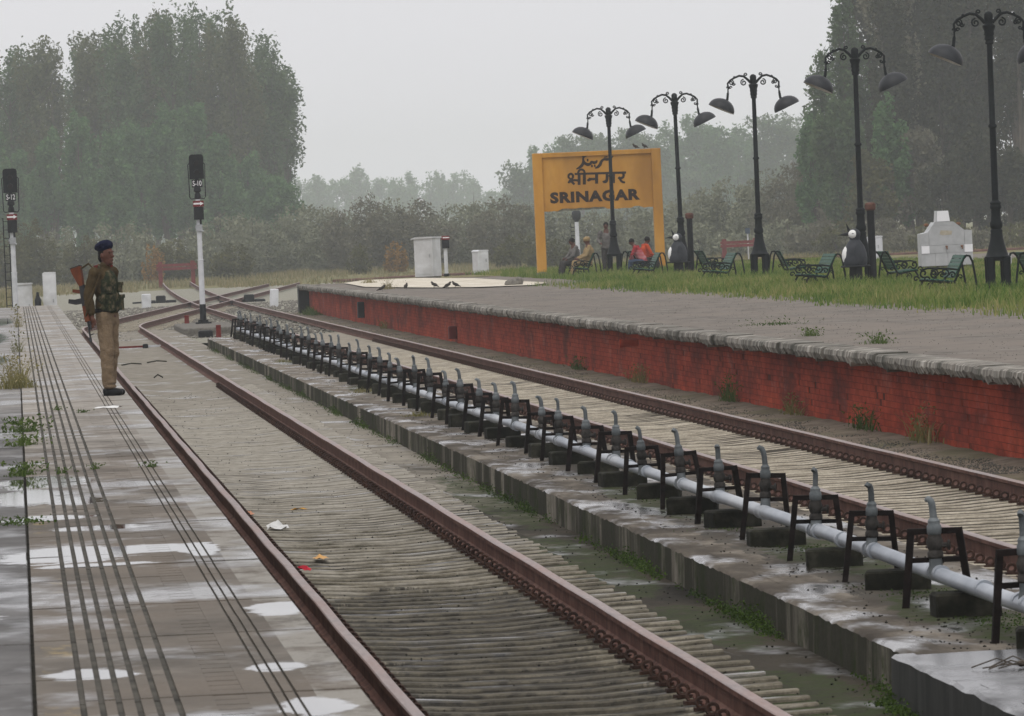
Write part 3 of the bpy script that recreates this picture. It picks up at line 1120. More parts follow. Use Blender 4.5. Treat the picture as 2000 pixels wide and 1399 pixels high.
signal((-.06, 238.0, -.10), 'S-12', 'white signal post with ladder and black head numbered S-12 behind platform end', True)
# base slab and short red posts
mb = MB()
mb.bbox(4.75, 222, -.3, 6.4, 236, .0, .03)
tag(mb.build('concrete_slab', M['stone']), 'raised concrete slab under the signal numbered S-10', 'slab')
for k, (x, y, z0, z1, nm) in enumerate(((5.18, 237.0, -.25, .24, 'short red marker post behind the concrete slab by the signal'), (5.52, 213.0, -.3, .16, 'short red marker post in front of the concrete slab by the signal'))):
    mb = MB()
    mb.bbox(x - .07, y - .07, z0, x + .07, y + .07, z1, .012)
    tag(mb.build('marker_post', M['red']), nm, 'post', 'red posts by the signal')
mb = MB()
mb.bbox(5.05, 216.5, -.28, 5.45, 217.3, -.02, .03)  # black block, the shade inside the slab's opening put in as colour
tag(mb.build('dark_opening', M['black']), 'black block standing for the dark opening at the foot of the signal slab', 'box')
# signal behind the sign
root = empty('signal_post', (32.3, 441, -.3))
tag(root, 'distant white signal post with black head seen under the yellow sign', 'signal')
mb = MB()
mb.tube([(0, 0, 0), (0, 0, 3.1)], [.15, .11], 10)
mb.build('post', M['white_pole'], root, True)
mb = MB()
mb.lathe([(.1, 2.95), (.14, 3.05), (.24, 3.15), (.26, 3.3), (.26, 3.5), (.2, 3.6), (.08, 3.65)], 12)
mb.build('signal_head', M['black'], root, True)
mb = MB()
for k in range(11):
    mb.box(-.35, .1, .25 + .24 * k, -.13, .14, .30 + .24 * k)
mb.bar((-.34, .12, 0), (-.34, .12, 2.9), .03, .03)
mb.build('ladder', M['black'], root)
# shunt signal by the white cabinet
root = empty('shunt_signal', (15.75, 281.5, .8))
tag(root, 'short signal post with red and black head behind the white cabinet', 'signal')
mb = MB()
mb.tube([(0, 0, 0), (0, 0, 1.1)], .07, 10)
mb.build('post', M['white_pole'], root, True)
mb = MB()
mb.lathe([(.1, 0), (.1, .12)], 10)
mb.build('base', M['black'], root, True)
mb = MB()
mb.bbox(-.12, -.12, 1.05, .14, .1, 1.36, .02)
mb.build('relay_box', M['black'], root)
mb = MB()
mb.bbox(-.13, -.14, 1.362, .16, .1, 1.5, .01)
bx = mb.build('arrow_plate', M['sig_red'], root)
mb = MB()
mb.box(-.09, -.145, 1.42, .15, -.141, 1.46)
mb.build('stripe', M['sig_white'], bx)

# ------------------------------------------------------------------ track furniture near the turnout
root = empty('point_rod', (2.85, 198, -.17))
tag(root, 'red and white bar lying across the near track behind the soldier', 'rod')
mb = MB()
mb.box(-.42, -.06, 0, .35, .06, .05)
mb.build('red_bar', M['red'], root)
mb = MB()
mb.box(.42, -.06, 0, .78, .06, .05)
mb.build('white_bar', M['white'], root)
for x in (-.48, .385):
    mb = MB()
    mb.bbox(x - .07, -.12, -.02, x + .07, .12, .09, .02)
    mb.build('clamp', M['black'], root)
for k, (x, y, lab) in enumerate(((6.55, 352, 'black point machine on ballast left of the crossing rails'), (10.05, 334, 'black point machine beside the far end of the red wall'))):
    root = empty('point_machine', (x, y, -.22))
    tag(root, lab, 'point machine', 'point machines at the crossing')
    mb = MB()
    mb.bbox(-.22, -.3, 0, .22, .3, .34, .04)
    mb.build('motor_box', M['black'], root)
    mb = MB()
    mb.bbox(-.62, -.2, 0, -.23, .2, .14, .03)
    mb.bbox(.23, -.2, 0, .7, .2, .12, .03)
    mb.build('gear_housing', M['black'], root)
    mb = MB()
    mb.tube([(-1.3, 0, .05), (-.5, 0, .08)], .04, 6)
    mb.build('rod', M['black'], root)
for (x, y, wd, h, lab) in ((5.5, 329, .38, .62, 'low pale marker block beside the left point machine'), (10.25, 308, .32, .72, 'leaning white marker stone before the end of the red wall')):
    mb = MB()
    mb.bbox(-wd / 2, -.15, -.1, wd / 2, .15, h, .03)
    o = mb.build('marker_stone', M['white'], None, loc=(x, y, -.25))
    o.rotation_euler = (0, .06 if x > 9 else 0, .1)
    tag(o, lab, 'marker stone')
def buffer_stop(x, y, wd, h, lab, z=-.28):
    root = empty('buffer_stop', (x, y, z))
    tag(root, lab, 'buffer stop')
    for s in (-1, 1):
        mb = MB()
        mb.bar((s * wd * .4, 0, 0), (s * wd * .4, 0, h), .26, .22)
        mb.build('post', M['rust_red'], root)
        mb = MB()
        mb.bar((s * wd * .4, .1, h * .8), (s * wd * .4, 2.0, 0), .14, .14)
        mb.build('brace', M['rust_red'], root)
    for z0 in (.66, .80):
        mb = MB()
        mb.box(-wd / 2, -.24, h * z0, wd / 2, -.115, h * z0 + .17)
        mb.build('beam', M['rust_red'], root)
buffer_stop(10.25, 492, 2.6, 1.62, 'faded red buffer stop at the end of the track left of signal S-10')
buffer_stop(44.4, 470, 2.4, 1.5, 'faded red buffer stop seen between the third and fourth lamp posts')
mb = MB()
mb.bar((45.0, 470.9, -.3), (45.0, 470.9, 1.5), .08, .08)
root = mb.build('marker_board', M['white_pole'])
tag(root, 'small blue plate on a thin post above the distant red buffer stop', 'sign')
mb = MB()
mb.box(44.86, 470.8, 1.5, 45.14, 470.84, 1.85)
mb.build('plate', mat('blue plate', (.03, .05, .08), (.05, .07, .10), 5, .5, 0, rand=0), root)

# ------------------------------------------------------------------ white cabinets
def cabinet(loc, wd, dp, h, rz, lab, lid=.06, slope=.05):
    root = empty('equipment_cabinet', loc, rz)
    tag(root, lab, 'cabinet', 'white trackside cabinets')
    mb = MB()
    mb.bbox(-wd / 2, -dp / 2, .06, wd / 2, dp / 2, h - .06, .012)
    mb.build('body', M['white'], root)
    mb = MB()
    mb.box(-wd / 2 + .03, -dp / 2 + .03, -.1, wd / 2 - .03, dp / 2 - .03, .06)
    mb.build('plinth', M['stone'], root)
    mb = MB()
    o_ = lid
    mb.prism([(-wd / 2 - o_, h - .075), (wd / 2 + o_ * .4, h - .055), (wd / 2 + o_ * .4, h - .01), (-wd / 2 + .06, h), (-wd / 2 - o_, h - .05)], -dp / 2 - o_ * .6, dp / 2 + o_ * .6)
    mb.build('lid', M['white'], root)
    mb = MB()
    mb.bbox(-wd / 2 + .05, -dp / 2 - .012, .14, wd / 2 - .05, -dp / 2, h - .14, .004)
    d = mb.build('door', M['white'], root)
    mb = MB()
    mb.box(wd / 2 - .13, -dp / 2 - .035, h * .5, wd / 2 - .10, -dp / 2 - .012, h * .5 + .12)
    mb.build('handle', M['silver'], d)
cabinet((14.95, 279, .8), .72, .85, 1.5, R(-24), 'tall white cabinet with overhanging lid on the cream concrete', .09)
cabinet((17.35, 287, .8), .42, .55, .92, R(22), 'small white cabinet left of the yellow station sign', .02)
cabinet((29.25, 260.7, .8), .5, .6, .86, R(-10), 'white cabinet standing behind the penguin bin by the second lamp', .02)
cabinet((1.08, 254, -.3), .44, .4, 2.02, 0, 'tall narrow white cabinet past the end of the tiled platform', .005)
cabinet((.24, 258, -.3), .54, .45, 1.68, 0, 'low white cabinet with rounded cap beside signal post S-12', .05)
mb = MB()
mb.lathe([(.08, 0), (.1, .02), (.1, .22), (.07, .3), (.045, .38), (.04, .45), (.03, .47)], 12, (.62, 233.2, .715))
root = mb.build('bottle_post', M['black'], smooth=True)
tag(root, 'small dark bottle shaped stub between two white cabinets at platform end', 'stub')
mb = MB()
mb.bbox(27.42, 211.5, .78, 27.52, 211.6, 1.14, .02)
tag(mb.build('marker_post', M['white']), 'small white marker post right of the nearest lamp base', 'post')

# ------------------------------------------------------------------ lamp posts
def scroll(mb, cx, cz, r_, turns, a0, sgn, rad=.012, y=0):
    pts = []
    n = int(14 * turns)
    for i in range(n + 1):
        q = i / n
        a = a0 + sgn * q * turns * 2 * math.pi
        rr = r_ * (1 - .8 * q)
        pts.append((cx + rr * math.cos(a), y, cz + rr * math.sin(a)))
    mb.tube(pts, rad, 6)
def lamp():
    root = empty('lamp_post')
    for sx in (-1, 1):
        for sy in (-1, 1):
            mb = MB()
            mb.lathe([(.06, -.05), (.10, 0), (.115, .1), (.10, .18), (.075, .24), (.085, .34), (.08, .45), (.09, .68)], 10, (.15 * sx, .15 * sy, 0))
            mb.build('foot', M['lamp'], root, True)
    mb = MB()
    mb.lathe([(.2, .62), (.245, .67), (.25, .70), (.22, .72), (.19, .80), (.155, .92), (.125, 1.05), (.112, 1.16), (.118, 1.2), (.095, 1.23), (.12, 1.27), (.125, 1.33), (.1, 1.39), (.092, 1.5), (.09, 1.6), (.112, 1.63), (.112, 1.67), (.10, 1.69), (.11, 1.73), (.07, 1.77)], 16)
    mb.build('pedestal', M['lamp'], root, True)
    mb = MB()
    mb.lathe([(.066, 1.72), (.062, 3.16), (.085, 3.18), (.085, 3.21), (.06, 3.24), (.054, 4.78)], 12)
    mb.build('column', M['lamp'], root, True)
    mb = MB()
    mb.lathe([(.07, 4.76), (.085, 4.78), (.075, 4.83), (.095, 4.86), (.085, 4.92), (.10, 4.95), (.092, 5.0), (.12, 5.08), (.125, 5.12), (.08, 5.15), (.075, 5.2), (.085, 5.23), (.085, 5.33), (.06, 5.37), (.02, 5.39)], 16)
    mb.build('capital', M['lamp'], root, True)
    for s in (-1, 1):
        mb = MB()
        mb.tube([(.07 * s, 0, 5.17), (.14 * s, 0, 5.25), (.24 * s, 0, 5.34), (.36 * s, 0, 5.36), (.49 * s, 0, 5.31), (.60 * s, 0, 5.25), (.67 * s, 0, 5.17), (.665 * s, 0, 5.06)], [.034, .032, .03, .028, .026, .026, .024, .026], 8)
        scroll(mb, .25 * s, 5.18, .085, 1.4, R(90), -s, .017)
        scroll(mb, .19 * s, 5.385, .05, 1.2, R(-60 if s > 0 else 240), s, .015)
        scroll(mb, .575 * s, 5.19, .07, 1.3, R(80), s, .015)
        scroll(mb, .52 * s, 5.16, .05, 1.2, R(0), s, .015)
        scroll(mb, .66 * s, 5.05, .045, 1.0, R(180), s, .015)
        scroll(mb, .60 * s, 5.06, .04, 1.0, R(0), -s, .015)
        mb.ball((.49 * s, 0, 5.33), (.03, .02, .03), 8, 5)
        mb.build('arm', M['lamp'], root, True)
        mb = MB()
        mb.tube([(.665 * s, 0, 5.08), (.668 * s, 0, 4.95), (.675 * s, 0, 4.9), (.69 * s, 0, 4.78), (.71 * s, 0, 4.72)], [.018, .018, .032, .032, .04], 8)
        mb.build('hanger', M['lamp'], root, True)
        mb = MB()
        prof_o, n = [], 20
        rot = Matrix.Rotation(R(-24) * s, 3, 'Y')
        vs, fs = [], []
        K = 8
        for q, (rr, hh, mi) in enumerate(((.355, .29, 0), (.342, .276, 1))):
            for i in range(K + 1):
                a = math.pi / 2 * i / K
                for k in range(n):
                    t = 2 * math.pi * k / n
                    p = rot @ Vector((rr * math.cos(a) * math.cos(t), rr * math.cos(a) * math.sin(t), hh * math.sin(a)))
                    vs.append((s * .865 + p.x, p.y, 4.50 + p.z))
        W = (K + 1) * n
        for q in (0, 1):
            mb.cur = q
            ff = []
            for i in range(K):
                for k in range(n):
                    j = (k + 1) % n
                    a = q * W
                    ff.append((a + i * n + k, a + i * n + j, a + (i + 1) * n + j, a + (i + 1) * n + k))
            fs.append((q, ff))
        rim = [(k, W + k, W + (k + 1) % n, (k + 1) % n) for k in range(n)]
        base = len(mb.v)
        mb.v.extend(vs)
        for q, ff in fs:
            for f in ff:
                mb.f.append(f)
                mb.m.append(q)
        for f in rim:
            mb.f.append(f)
            mb.m.append(0)
        me = mb.data('lamp_shade', [M['shade'], M['shade_in']], True)
        link('lamp_shade', me, root)
    return root
LP = [(18.72, 146.0), (19.05, 172.5), (19.35, 199.5), (19.42, 223.5), (19.10, 245.0)]
LL = ['tallest black lamp post at the right edge, beside the white tiled fountain', 'black lamp post beside the larger penguin bin', 'black lamp post with no penguin bin, middle of the five', 'black lamp post beside the smaller penguin bin, right of the station sign', 'black lamp post standing in front of the yellow station sign']
p0 = lamp()
for k, (x, y) in enumerate(LP):
    o = p0 if k == 0 else copy_tree(p0)
    o.location = (x, y, .81)
    o.rotation_euler = (random.uniform(-.004, .004), random.uniform(-.008, .008), random.uniform(-.06, .06))
    tag(o, LL[k], 'lamp post', 'twin arm lamp posts on the far platform')

# ------------------------------------------------------------------ benches
def bench():
    """faces -x, runs along y"""
    root = empty('bench')
    L = 1.75
    seat = [(-.42 + .09 * i, .335 - .012 * i) for i in range(5)]
    for x, z in seat:
        mb = MB()
        mb.bbox(x - .036, -L / 2, z - .012, x + .036, L / 2, z + .012, .005)
        mb.build('seat_slat', M['slat'], root)
    for i in range(6):
        a = R(62)
        d = .10 + i * .082
        x, z = .0 + d * math.cos(a) - .04, .29 + d * math.sin(a)
        cx_, sx_ = math.cos(a) * .034, math.sin(a) * .034
        nx_, nz_ = -math.sin(a) * .010, math.cos(a) * .010
        mb = MB()
        mb.prism([(x - cx_ + nx_, z - sx_ + nz_), (x + cx_ + nx_, z + sx_ + nz_), (x + cx_ - nx_, z + sx_ - nz_), (x - cx_ - nx_, z - sx_ - nz_)], -L / 2, L / 2)
        mb.build('back_slat', M['slat'], root)
    for y in (-L / 2 + .02, L / 2 - .02):
        mb = MB()
        mb.tube([(-.47, y, .31), (-.3, y, .30), (-.05, y, .25), (.02, y, .30), (.10, y, .50), (.19, y, .70), (.25, y, .76), (.31, y, .75), (.36, y, .64), (.41, y, .30), (.44, y, -.02)], .022, 6)
        mb.tube([(-.40, y, .30), (-.46, y, .20), (-.50, y, .08), (-.58, y, -.02)], .022, 6)
        mb.tube([(.0, y, .27), (.03, y, .12), (.10, y, -.02)], .022, 6)
        scroll(mb, -.38, .44, .085, 1.1, R(-60), -1, .018, y)
        scroll(mb, -.18, .45, .09, 1.3, R(-90), 1, .016, y)
        scroll(mb, -.53, .34, .06, 1.0, R(0), 1, .016, y)
        scroll(mb, -.03, .40, .07, 1.2, R(180), -1, .016, y)
        scroll(mb, -.25, .18, .08, 1.2, R(90), 1, .014, y)
        scroll(mb, .12, .36, .05, 1.0, R(180), -1, .012, y)
        mb.tube([(-.44, y, .50), (-.3, y, .535), (-.1, y, .53), (.06, y, .50), (.12, y, .52)], .018, 6)
        mb.build('side_frame', M['bench_iron'], root, True)
    return root
b0 = bench()
BL = [('green slatted bench left of the nearest lamp, before the white fountain', 'dark bench cut by the right edge of the picture'),
      ('dark scroll armed bench under the larger penguin bin', 'dark scroll armed bench right of the second lamp base'),
      ('green slatted bench left of the middle lamp base', 'dark scroll armed bench right of the middle lamp base'),
      ('green slatted bench left of the smaller penguin bin, beside the sign leg', 'dark scroll armed bench right of the smaller penguin bin'),
      ('bench under the two seated men left of the lamp by the sign', 'bench where the two children in red sit by the sign lamp')]
for k, (x, y) in enumerate(LP):
    for q, s in enumerate((-1, 1)):
        o = b0 if (k == 0 and q == 0) else copy_tree(b0)
        dx = (-.92, .75)[q]
        o.location = (x + dx, y + (.2 if q == 0 else .6), .80)
        o.rotation_euler = (0, 0, (0 if q == 0 else math.pi) + random.uniform(-.05, .05))
        tag(o, BL[k][q], 'bench', 'cast iron benches around the lamp posts')

# ------------------------------------------------------------------ penguin bins and rust topped posts
M['peng'] = mat('penguin grey', (.025, .028, .033), (.05, .054, .062), 5, .5, .1, rand=.05)
M['peng_white'] = mat('penguin white', (.72, .72, .70), (.82, .82, .80), 8, .55, .05, rand=0)
def penguin():
    root = empty('penguin_bin')
    mb = MB()
    mb.lathe([(.24, -.02), (.24, .05), (.17, .08), (.16, .46)], 14)
    mb.build('stand', M['black'], root, True)
    mb = MB()
    mb.lathe([(.36, .46), (.38, .475), (.38, .49), (.36, .505)], 18)
    mb.build('base_plate', M['black'], root, True)
    mb = MB()
    mb.lathe([(.28, .50), (.30, .56), (.305, .68), (.285, .82), (.24, .96), (.17, 1.07), (.125, 1.12), (.13, 1.17), (.155, 1.23), (.155, 1.29), (.12, 1.35), (.06, 1.385)], 20)
    mb.build('body', M['peng'], root, True)
    mb = MB()
    mb.ball((-.13, 0, .74), (.205, .2, .275), 14, 9)
    mb.build('belly', M['peng_white'], root, True)
    for s in (-1, 1):
        mb = MB()
        mb.ball((-.045, s * .085, 1.26), (.115, .09, .105), 14, 9)
        f = mb.build('cheek', M['peng_white'], root, True)
        mb = MB()
        mb.ball((-.055, s * .172, 1.275), (.03, .008, .008), 8, 5)
        mb.build('eye', M['black'], f, True)
        mb = MB()
        mb.ball((.05, s * .285, .78), (.1, .035, .26), 10, 7)
        mb.build('flipper', M['peng'], root, True)
    for p1, r_ in (((-.40, 0, 1.25), .05), ((-.19, 0, 1.52), .05)):
        mb = MB()
        p_ = Vector((-.10, 0, 1.27))
        mb.tube([p_, p_.lerp(Vector(p1), .5), p1], [.055, .032, .006], 8)
        mb.build('beak', M['black'], root, True)
    return root
g0 = penguin()
for k, (x, y, lab) in enumerate(((18.80, 171.6, 'larger penguin shaped bin with open beak by the second lamp'), (19.22, 222.6, 'smaller penguin shaped bin with open beak right of the yellow sign'))):
    o = g0 if k == 0 else copy_tree(g0)
    o.location = (x, y, .82)
    o.scale = (.9, .9, .93)
    tag(o, lab, 'litter bin', 'penguin shaped litter bins')
for k, (x, y, lab) in enumerate(((19.22, 171.9, 'dark post with rusty round top beside the larger penguin bin'), (19.62, 222.9, 'dark post with rusty round top beside the smaller penguin bin'))):
    mb = MB()
    mb.tube([(0, 0, -.02), (0, 0, 1.75)], .085, 12)
    o = mb.build('bollard_post', M['black'], None, True, loc=(x, y, .8))
    tag(o, lab, 'post', 'rust topped posts')
    mb = MB()
    mb.lathe([(.08, 1.70), (.12, 1.74), (.125, 1.84), (.09, 1.88), (.02, 1.89)], 12)
    mb.build('cap', M['rail_side'], o, True)

# ------------------------------------------------------------------ tiled drinking fountain
root = empty('drinking_fountain', (24.95, 210.9, .8), R(4))
tag(root, 'white tiled drinking fountain with stepped gable and small chimney', 'fountain')
mb = MB()
mb.prism([(0, .1), (1.44, .1), (1.44, 1.05), (1.22, 1.07), (.93, 1.31), (.40, 1.31), (.2, 1.04), (0, 1.0)], .012, .55)
mb.build('body', M['white_tile'], root)
mb = MB()
mb.box(.05, .05, -.1, 1.4, .5, .1)
mb.build('plinth', M['stone'], root)
def tile(poly, m_, y0=-.012, y1=.011, name='tile'):
    mb = MB()
    mb.prism(poly, y0, y1)
    return mb.build(name, M[m_], root)
def rect(x0, x1, z0, z1):
    g = .004
    return [(x0 + g, z0 + g), (x1 - g, z0 + g), (x1 - g, z1 - g), (x0 + g, z1 - g)]
for x0, x1 in ((0, .38), (.38, .73), (.73, 1.08), (1.08, 1.44)):
    tile(rect(x0, x1, .1, .45), 'white_tile')
tile(rect(0, .225, .45, .67), 'white_tile2', -.03)
tile(rect(1.20, 1.44, .45, .67), 'white_tile2', -.03)
for x0, x1 in ((.225, .70), (.70, 1.20)):
    tile(rect(x0, x1, .45, .67), 'white_tile')
tile([(.004, .674), (.216, .674), (.216, 1.03), (.004, 1.0)], 'white_tile')
tile([(.224, .674), (1.216, .674), (1.216, 1.066), (1.05, 1.2), (.32, 1.2), (.224, 1.06)], 'white_tile')
tile([(1.224, .674), (1.436, .674), (1.436, 1.05), (1.224, 1.066)], 'white_tile')
tile([(.32, 1.206), (1.045, 1.206), (.93, 1.305), (.40, 1.305)], 'white_tile')
mb = MB()
mb.prism([(.44, 1.312), (.84, 1.312), (.80, 1.62), (.47, 1.62)], .02, .34)
ch = mb.build('chimney', M['white_tile'], root)
mb = MB()
mb.prism([(.47, 1.325), (.83, 1.325), (.795, 1.61), (.48, 1.61)], -.004, .018)
mb.build('tile', M['white_tile2'], ch)
mb = MB()
mb.prism([(.52, .98), (.60, .94), (.86, .95), (.88, 1.05), (.74, 1.07), (.56, 1.08)], -.0165, -.0125)
mb.build('patch', M['stain'], root)
for x in (.70, 1.13):
    mb = MB()
    mb.tube([(x, -.01, .61), (x, -.1, .60), (x, -.12, .55)], .02, 6)
    mb.ball((x, -.06, .63), (.04, .03, .02), 8, 5)
    mb.build('tap', M['brass'], root, True)
for x0 in (.12, 1.02):
    mb = MB()
    mb.ball((x0 + .1, .3, 1.24), (.08, .07, .05), 8, 5)
    o = mb.build('nest', M['brass'], root, True)

# ------------------------------------------------------------------ station sign
SX, SY, SS = 17.16, 253.0, 59.3
root = empty('station_sign', (SX, SY, .80))
tag(root, 'yellow concrete station sign reading SRINAGAR in three scripts', 'sign')
for nm_, x0, x1 in (('post', 0, .31), ('post', 3.93, 4.24)):
    mb = MB()
    mb.bbox(x0, -.14, -.1, x1, .16, 4.10, .015)
    mb.build('post', M['yellow'], root)
mb = MB()
mb.bbox(.312, -.13, 3.95, 3.928, .15, 4.095, .012)
mb.build('top_beam', M['yellow'], root)
mb = MB()
g = random.Random(3)
low = [(.312, 2.17)]
for i in range(1, 24):
    x = .312 + (3.928 - .312) * i / 24
    low.append((x, 2.17 + (.07 if 3 < i < 14 else 0) + (.05 if i in (20, 21) else 0) + g.uniform(-.012, .012)))
low.append((3.928, 2.17))
mb.prism(low + [(3.928, 3.949), (.312, 3.949)], -.06, .10)
panel = mb.build('panel', M['yellow'], root)
mb = MB()
low2 = [(.72, 2.14), (2.3, 2.18), (2.35, 2.27), (.75, 2.26)]
mb.prism(low2, -.03, .09)
mb.build('broken_edge', M['sign_bare'], panel)
def sb(zx, zy):
    """sheet coordinates of the lettering drawing -> metres on the sign board"""
    dx, dy = 1000 + zx / 7.407, -210 + zy / 7.407
    return ((dx * .99899 - dy * .04498) / SS - SX, 1.66 - (dx * .04498 + dy * .99899) / SS)
def strokes(name, lst):
    mb = MB()
    for q, st in enumerate(lst):
        pts = [Vector(sb(a, b)) for a, b, *_ in st]
        wd = [(c[2] if len(c) > 2 else 20) * 1.4 / 7.407 / SS for c in st]
        # smooth the polyline
        if len(pts) > 2:
            P, Wd = [], []
            for i in range(len(pts) - 1):
                p0, p1, p2, p3 = pts[max(i - 1, 0)], pts[i], pts[i + 1], pts[min(i + 2, len(pts) - 1)]
                for j in range(5):
                    t_ = j / 5
                    P.append(.5 * ((2 * p1) + (p2 - p0) * t_ + (2 * p0 - 5 * p1 + 4 * p2 - p3) * t_ ** 2 + (3 * p1 - p0 - 3 * p2 + p3) * t_ ** 3))
                    Wd.append(wd[i] * (1 - t_) + wd[i + 1] * t_)
            P.append(pts[-1]); Wd.append(wd[-1])
        else:
            P, Wd = pts, wd
        vs = []
        for i, p in enumerate(P):
            d = (P[min(i + 1, len(P) - 1)] - P[max(i - 1, 0)])
            d = d.normalized() if d.length > 0 else Vector((1, 0))
            n_ = Vector((-d.y, d.x)) * Wd[i] * .5
            yy = -.063 - .0006 * q
            vs += [(p.x + n_.x, yy, p.y + n_.y), (p.x - n_.x, yy, p.y - n_.y)]
        mb.add(vs, [(2 * i, 2 * i + 1, 2 * i + 3, 2 * i + 2) for i in range(len(P) - 1)])
    return mb.build(name, M['ink'], panel)
strokes('lettering', [
    [(690, 440, 22), (1440, 418, 24)],
    [(632, 512, 20), (604, 490, 22), (606, 456, 24), (636, 438, 24), (664, 456, 24), (664, 492, 24), (640, 520, 22), (614, 548, 22), (600, 574, 20)],
    [(620, 556, 24), (650, 540, 24), (690, 530, 24), (740, 535, 22)], [(640, 540, 24), (672, 575, 26), (690, 590, 20)],
    [(756, 440, 30), (756, 598, 30)],
    [(832, 438, 32), (832, 592, 32)], [(835, 440, 22), (830, 400, 22), (800, 376, 22), (766, 382, 22), (746, 410, 22), (744, 440, 20)],
    [(1010, 436, 32), (1010, 580, 32)], [(1008, 512, 24), (930, 514, 26), (896, 520, 42), (886, 512, 30)],
    [(1160, 434, 28), (1162, 500, 30), (1150, 545, 32), (1120, 548, 34), (1112, 536, 24)], [(1255, 430, 32), (1255, 572, 32)],
    [(1390, 424, 26), (1404, 455, 26), (1390, 490, 26), (1350, 500, 26), (1326, 486, 28)], [(1350, 498, 26), (1364, 536, 24), (1392, 556, 22), (1425, 562, 18)]])
strokes('lettering', [
    [(1250, 180, 10), (1215, 212, 22), (1165, 228, 30), (1120, 226, 26), (1095, 242, 22)], [(1120, 196, 14), (1170, 188, 14)],
    [(1100, 235, 22), (1078, 262, 30), (1060, 305, 32), (1025, 340, 26), (985, 356, 10)],
    [(1018, 240, 12), (1000, 268, 30), (965, 274, 30), (935, 262, 22), (920, 290, 28), (880, 302, 34), (838, 280, 28), (816, 240, 24), (820, 200, 20), (850, 178, 18), (900, 160, 12)],
    [(800, 192, 12), (835, 166, 16), (865, 150, 10)],
    [(818, 235, 22), (815, 285, 32), (775, 336, 30), (712, 370, 8)],
    [(868, 240, 26), (892, 240, 26)], [(930, 324, 26), (955, 324, 28)], [(972, 322, 26), (996, 320, 26)]])
eng = text_mesh('lettering', 'SRINAGAR', M['ink'], .375, .055, 2.98, panel, (0, 0, 0), .002, 1.12)
x_, z_ = sb(992, 842)
eng.location = (x_, -.066, z_ - .0)
mb = MB()
mb.ball((.0, 0, 0), (.3, .25, .16), 8, 5)
tag(mb.build('rock', M['stone'], None, loc=(SX + .15, SY - .4, .83)), 'rock at the foot of the left leg of the yellow sign', 'rock')
# ------------------------------------------------------------------ vegetation
M['leaf_poplar'] = leafmat('poplar leaf', (.044, .082, .036), (.125, .180, .080))
M['leaf_poplar2'] = leafmat('autumn poplar leaf', (.060, .076, .034), (.145, .150, .072))
M['leaf_dark'] = leafmat('dark leaf', (.026, .032, .018), (.075, .078, .044))  # dark leaf colour of the right hand trees
M['leaf_green'] = leafmat('fresh green leaf', (.050, .110, .044), (.140, .240, .098))
M['leaf_grey'] = leafmat('dry twig leaf', (.165, .175, .115), (.24, .248, .172), .2)
M['leaf_brown'] = leafmat('brown leaf', (.115, .112, .078), (.19, .18, .128), .25)
M['leaf_olive'] = leafmat('olive leaf', (.06, .065, .025), (.13, .125, .05), .3)
M['leaf_autumn'] = leafmat('orange leaf', (.20, .12, .03), (.34, .19, .05), .3)

def leaves(cent, spread, per, size, rng):
    n = len(cent) * per
    c = np.repeat(cent, per, 0)
    s = np.repeat(spread, per, 0)
    p = rng.normal(0, 1, (n, 3))
    p /= np.maximum(np.linalg.norm(p, axis=1, keepdims=True), 1e-6)
    p = c + p * (rng.uniform(0, 1, (n, 1)) ** .45) * s
    a = rng.normal(0, 1, (n, 3))
    a /= np.linalg.norm(a, axis=1, keepdims=True)
    b = np.cross(a, rng.normal(0, 1, (n, 3)))
    b /= np.linalg.norm(b, axis=1, keepdims=True)
    sz = size * rng.uniform(.4, 1.0, (n, 1)) ** 1.3 * 1.5
    a *= sz
    b *= sz * .55
    V = np.stack([p - a, p - b * .9, p + a, p + b * .9], 1).reshape(-1, 3)
    F = np.arange(n * 4).reshape(-1, 4)
    return V, F

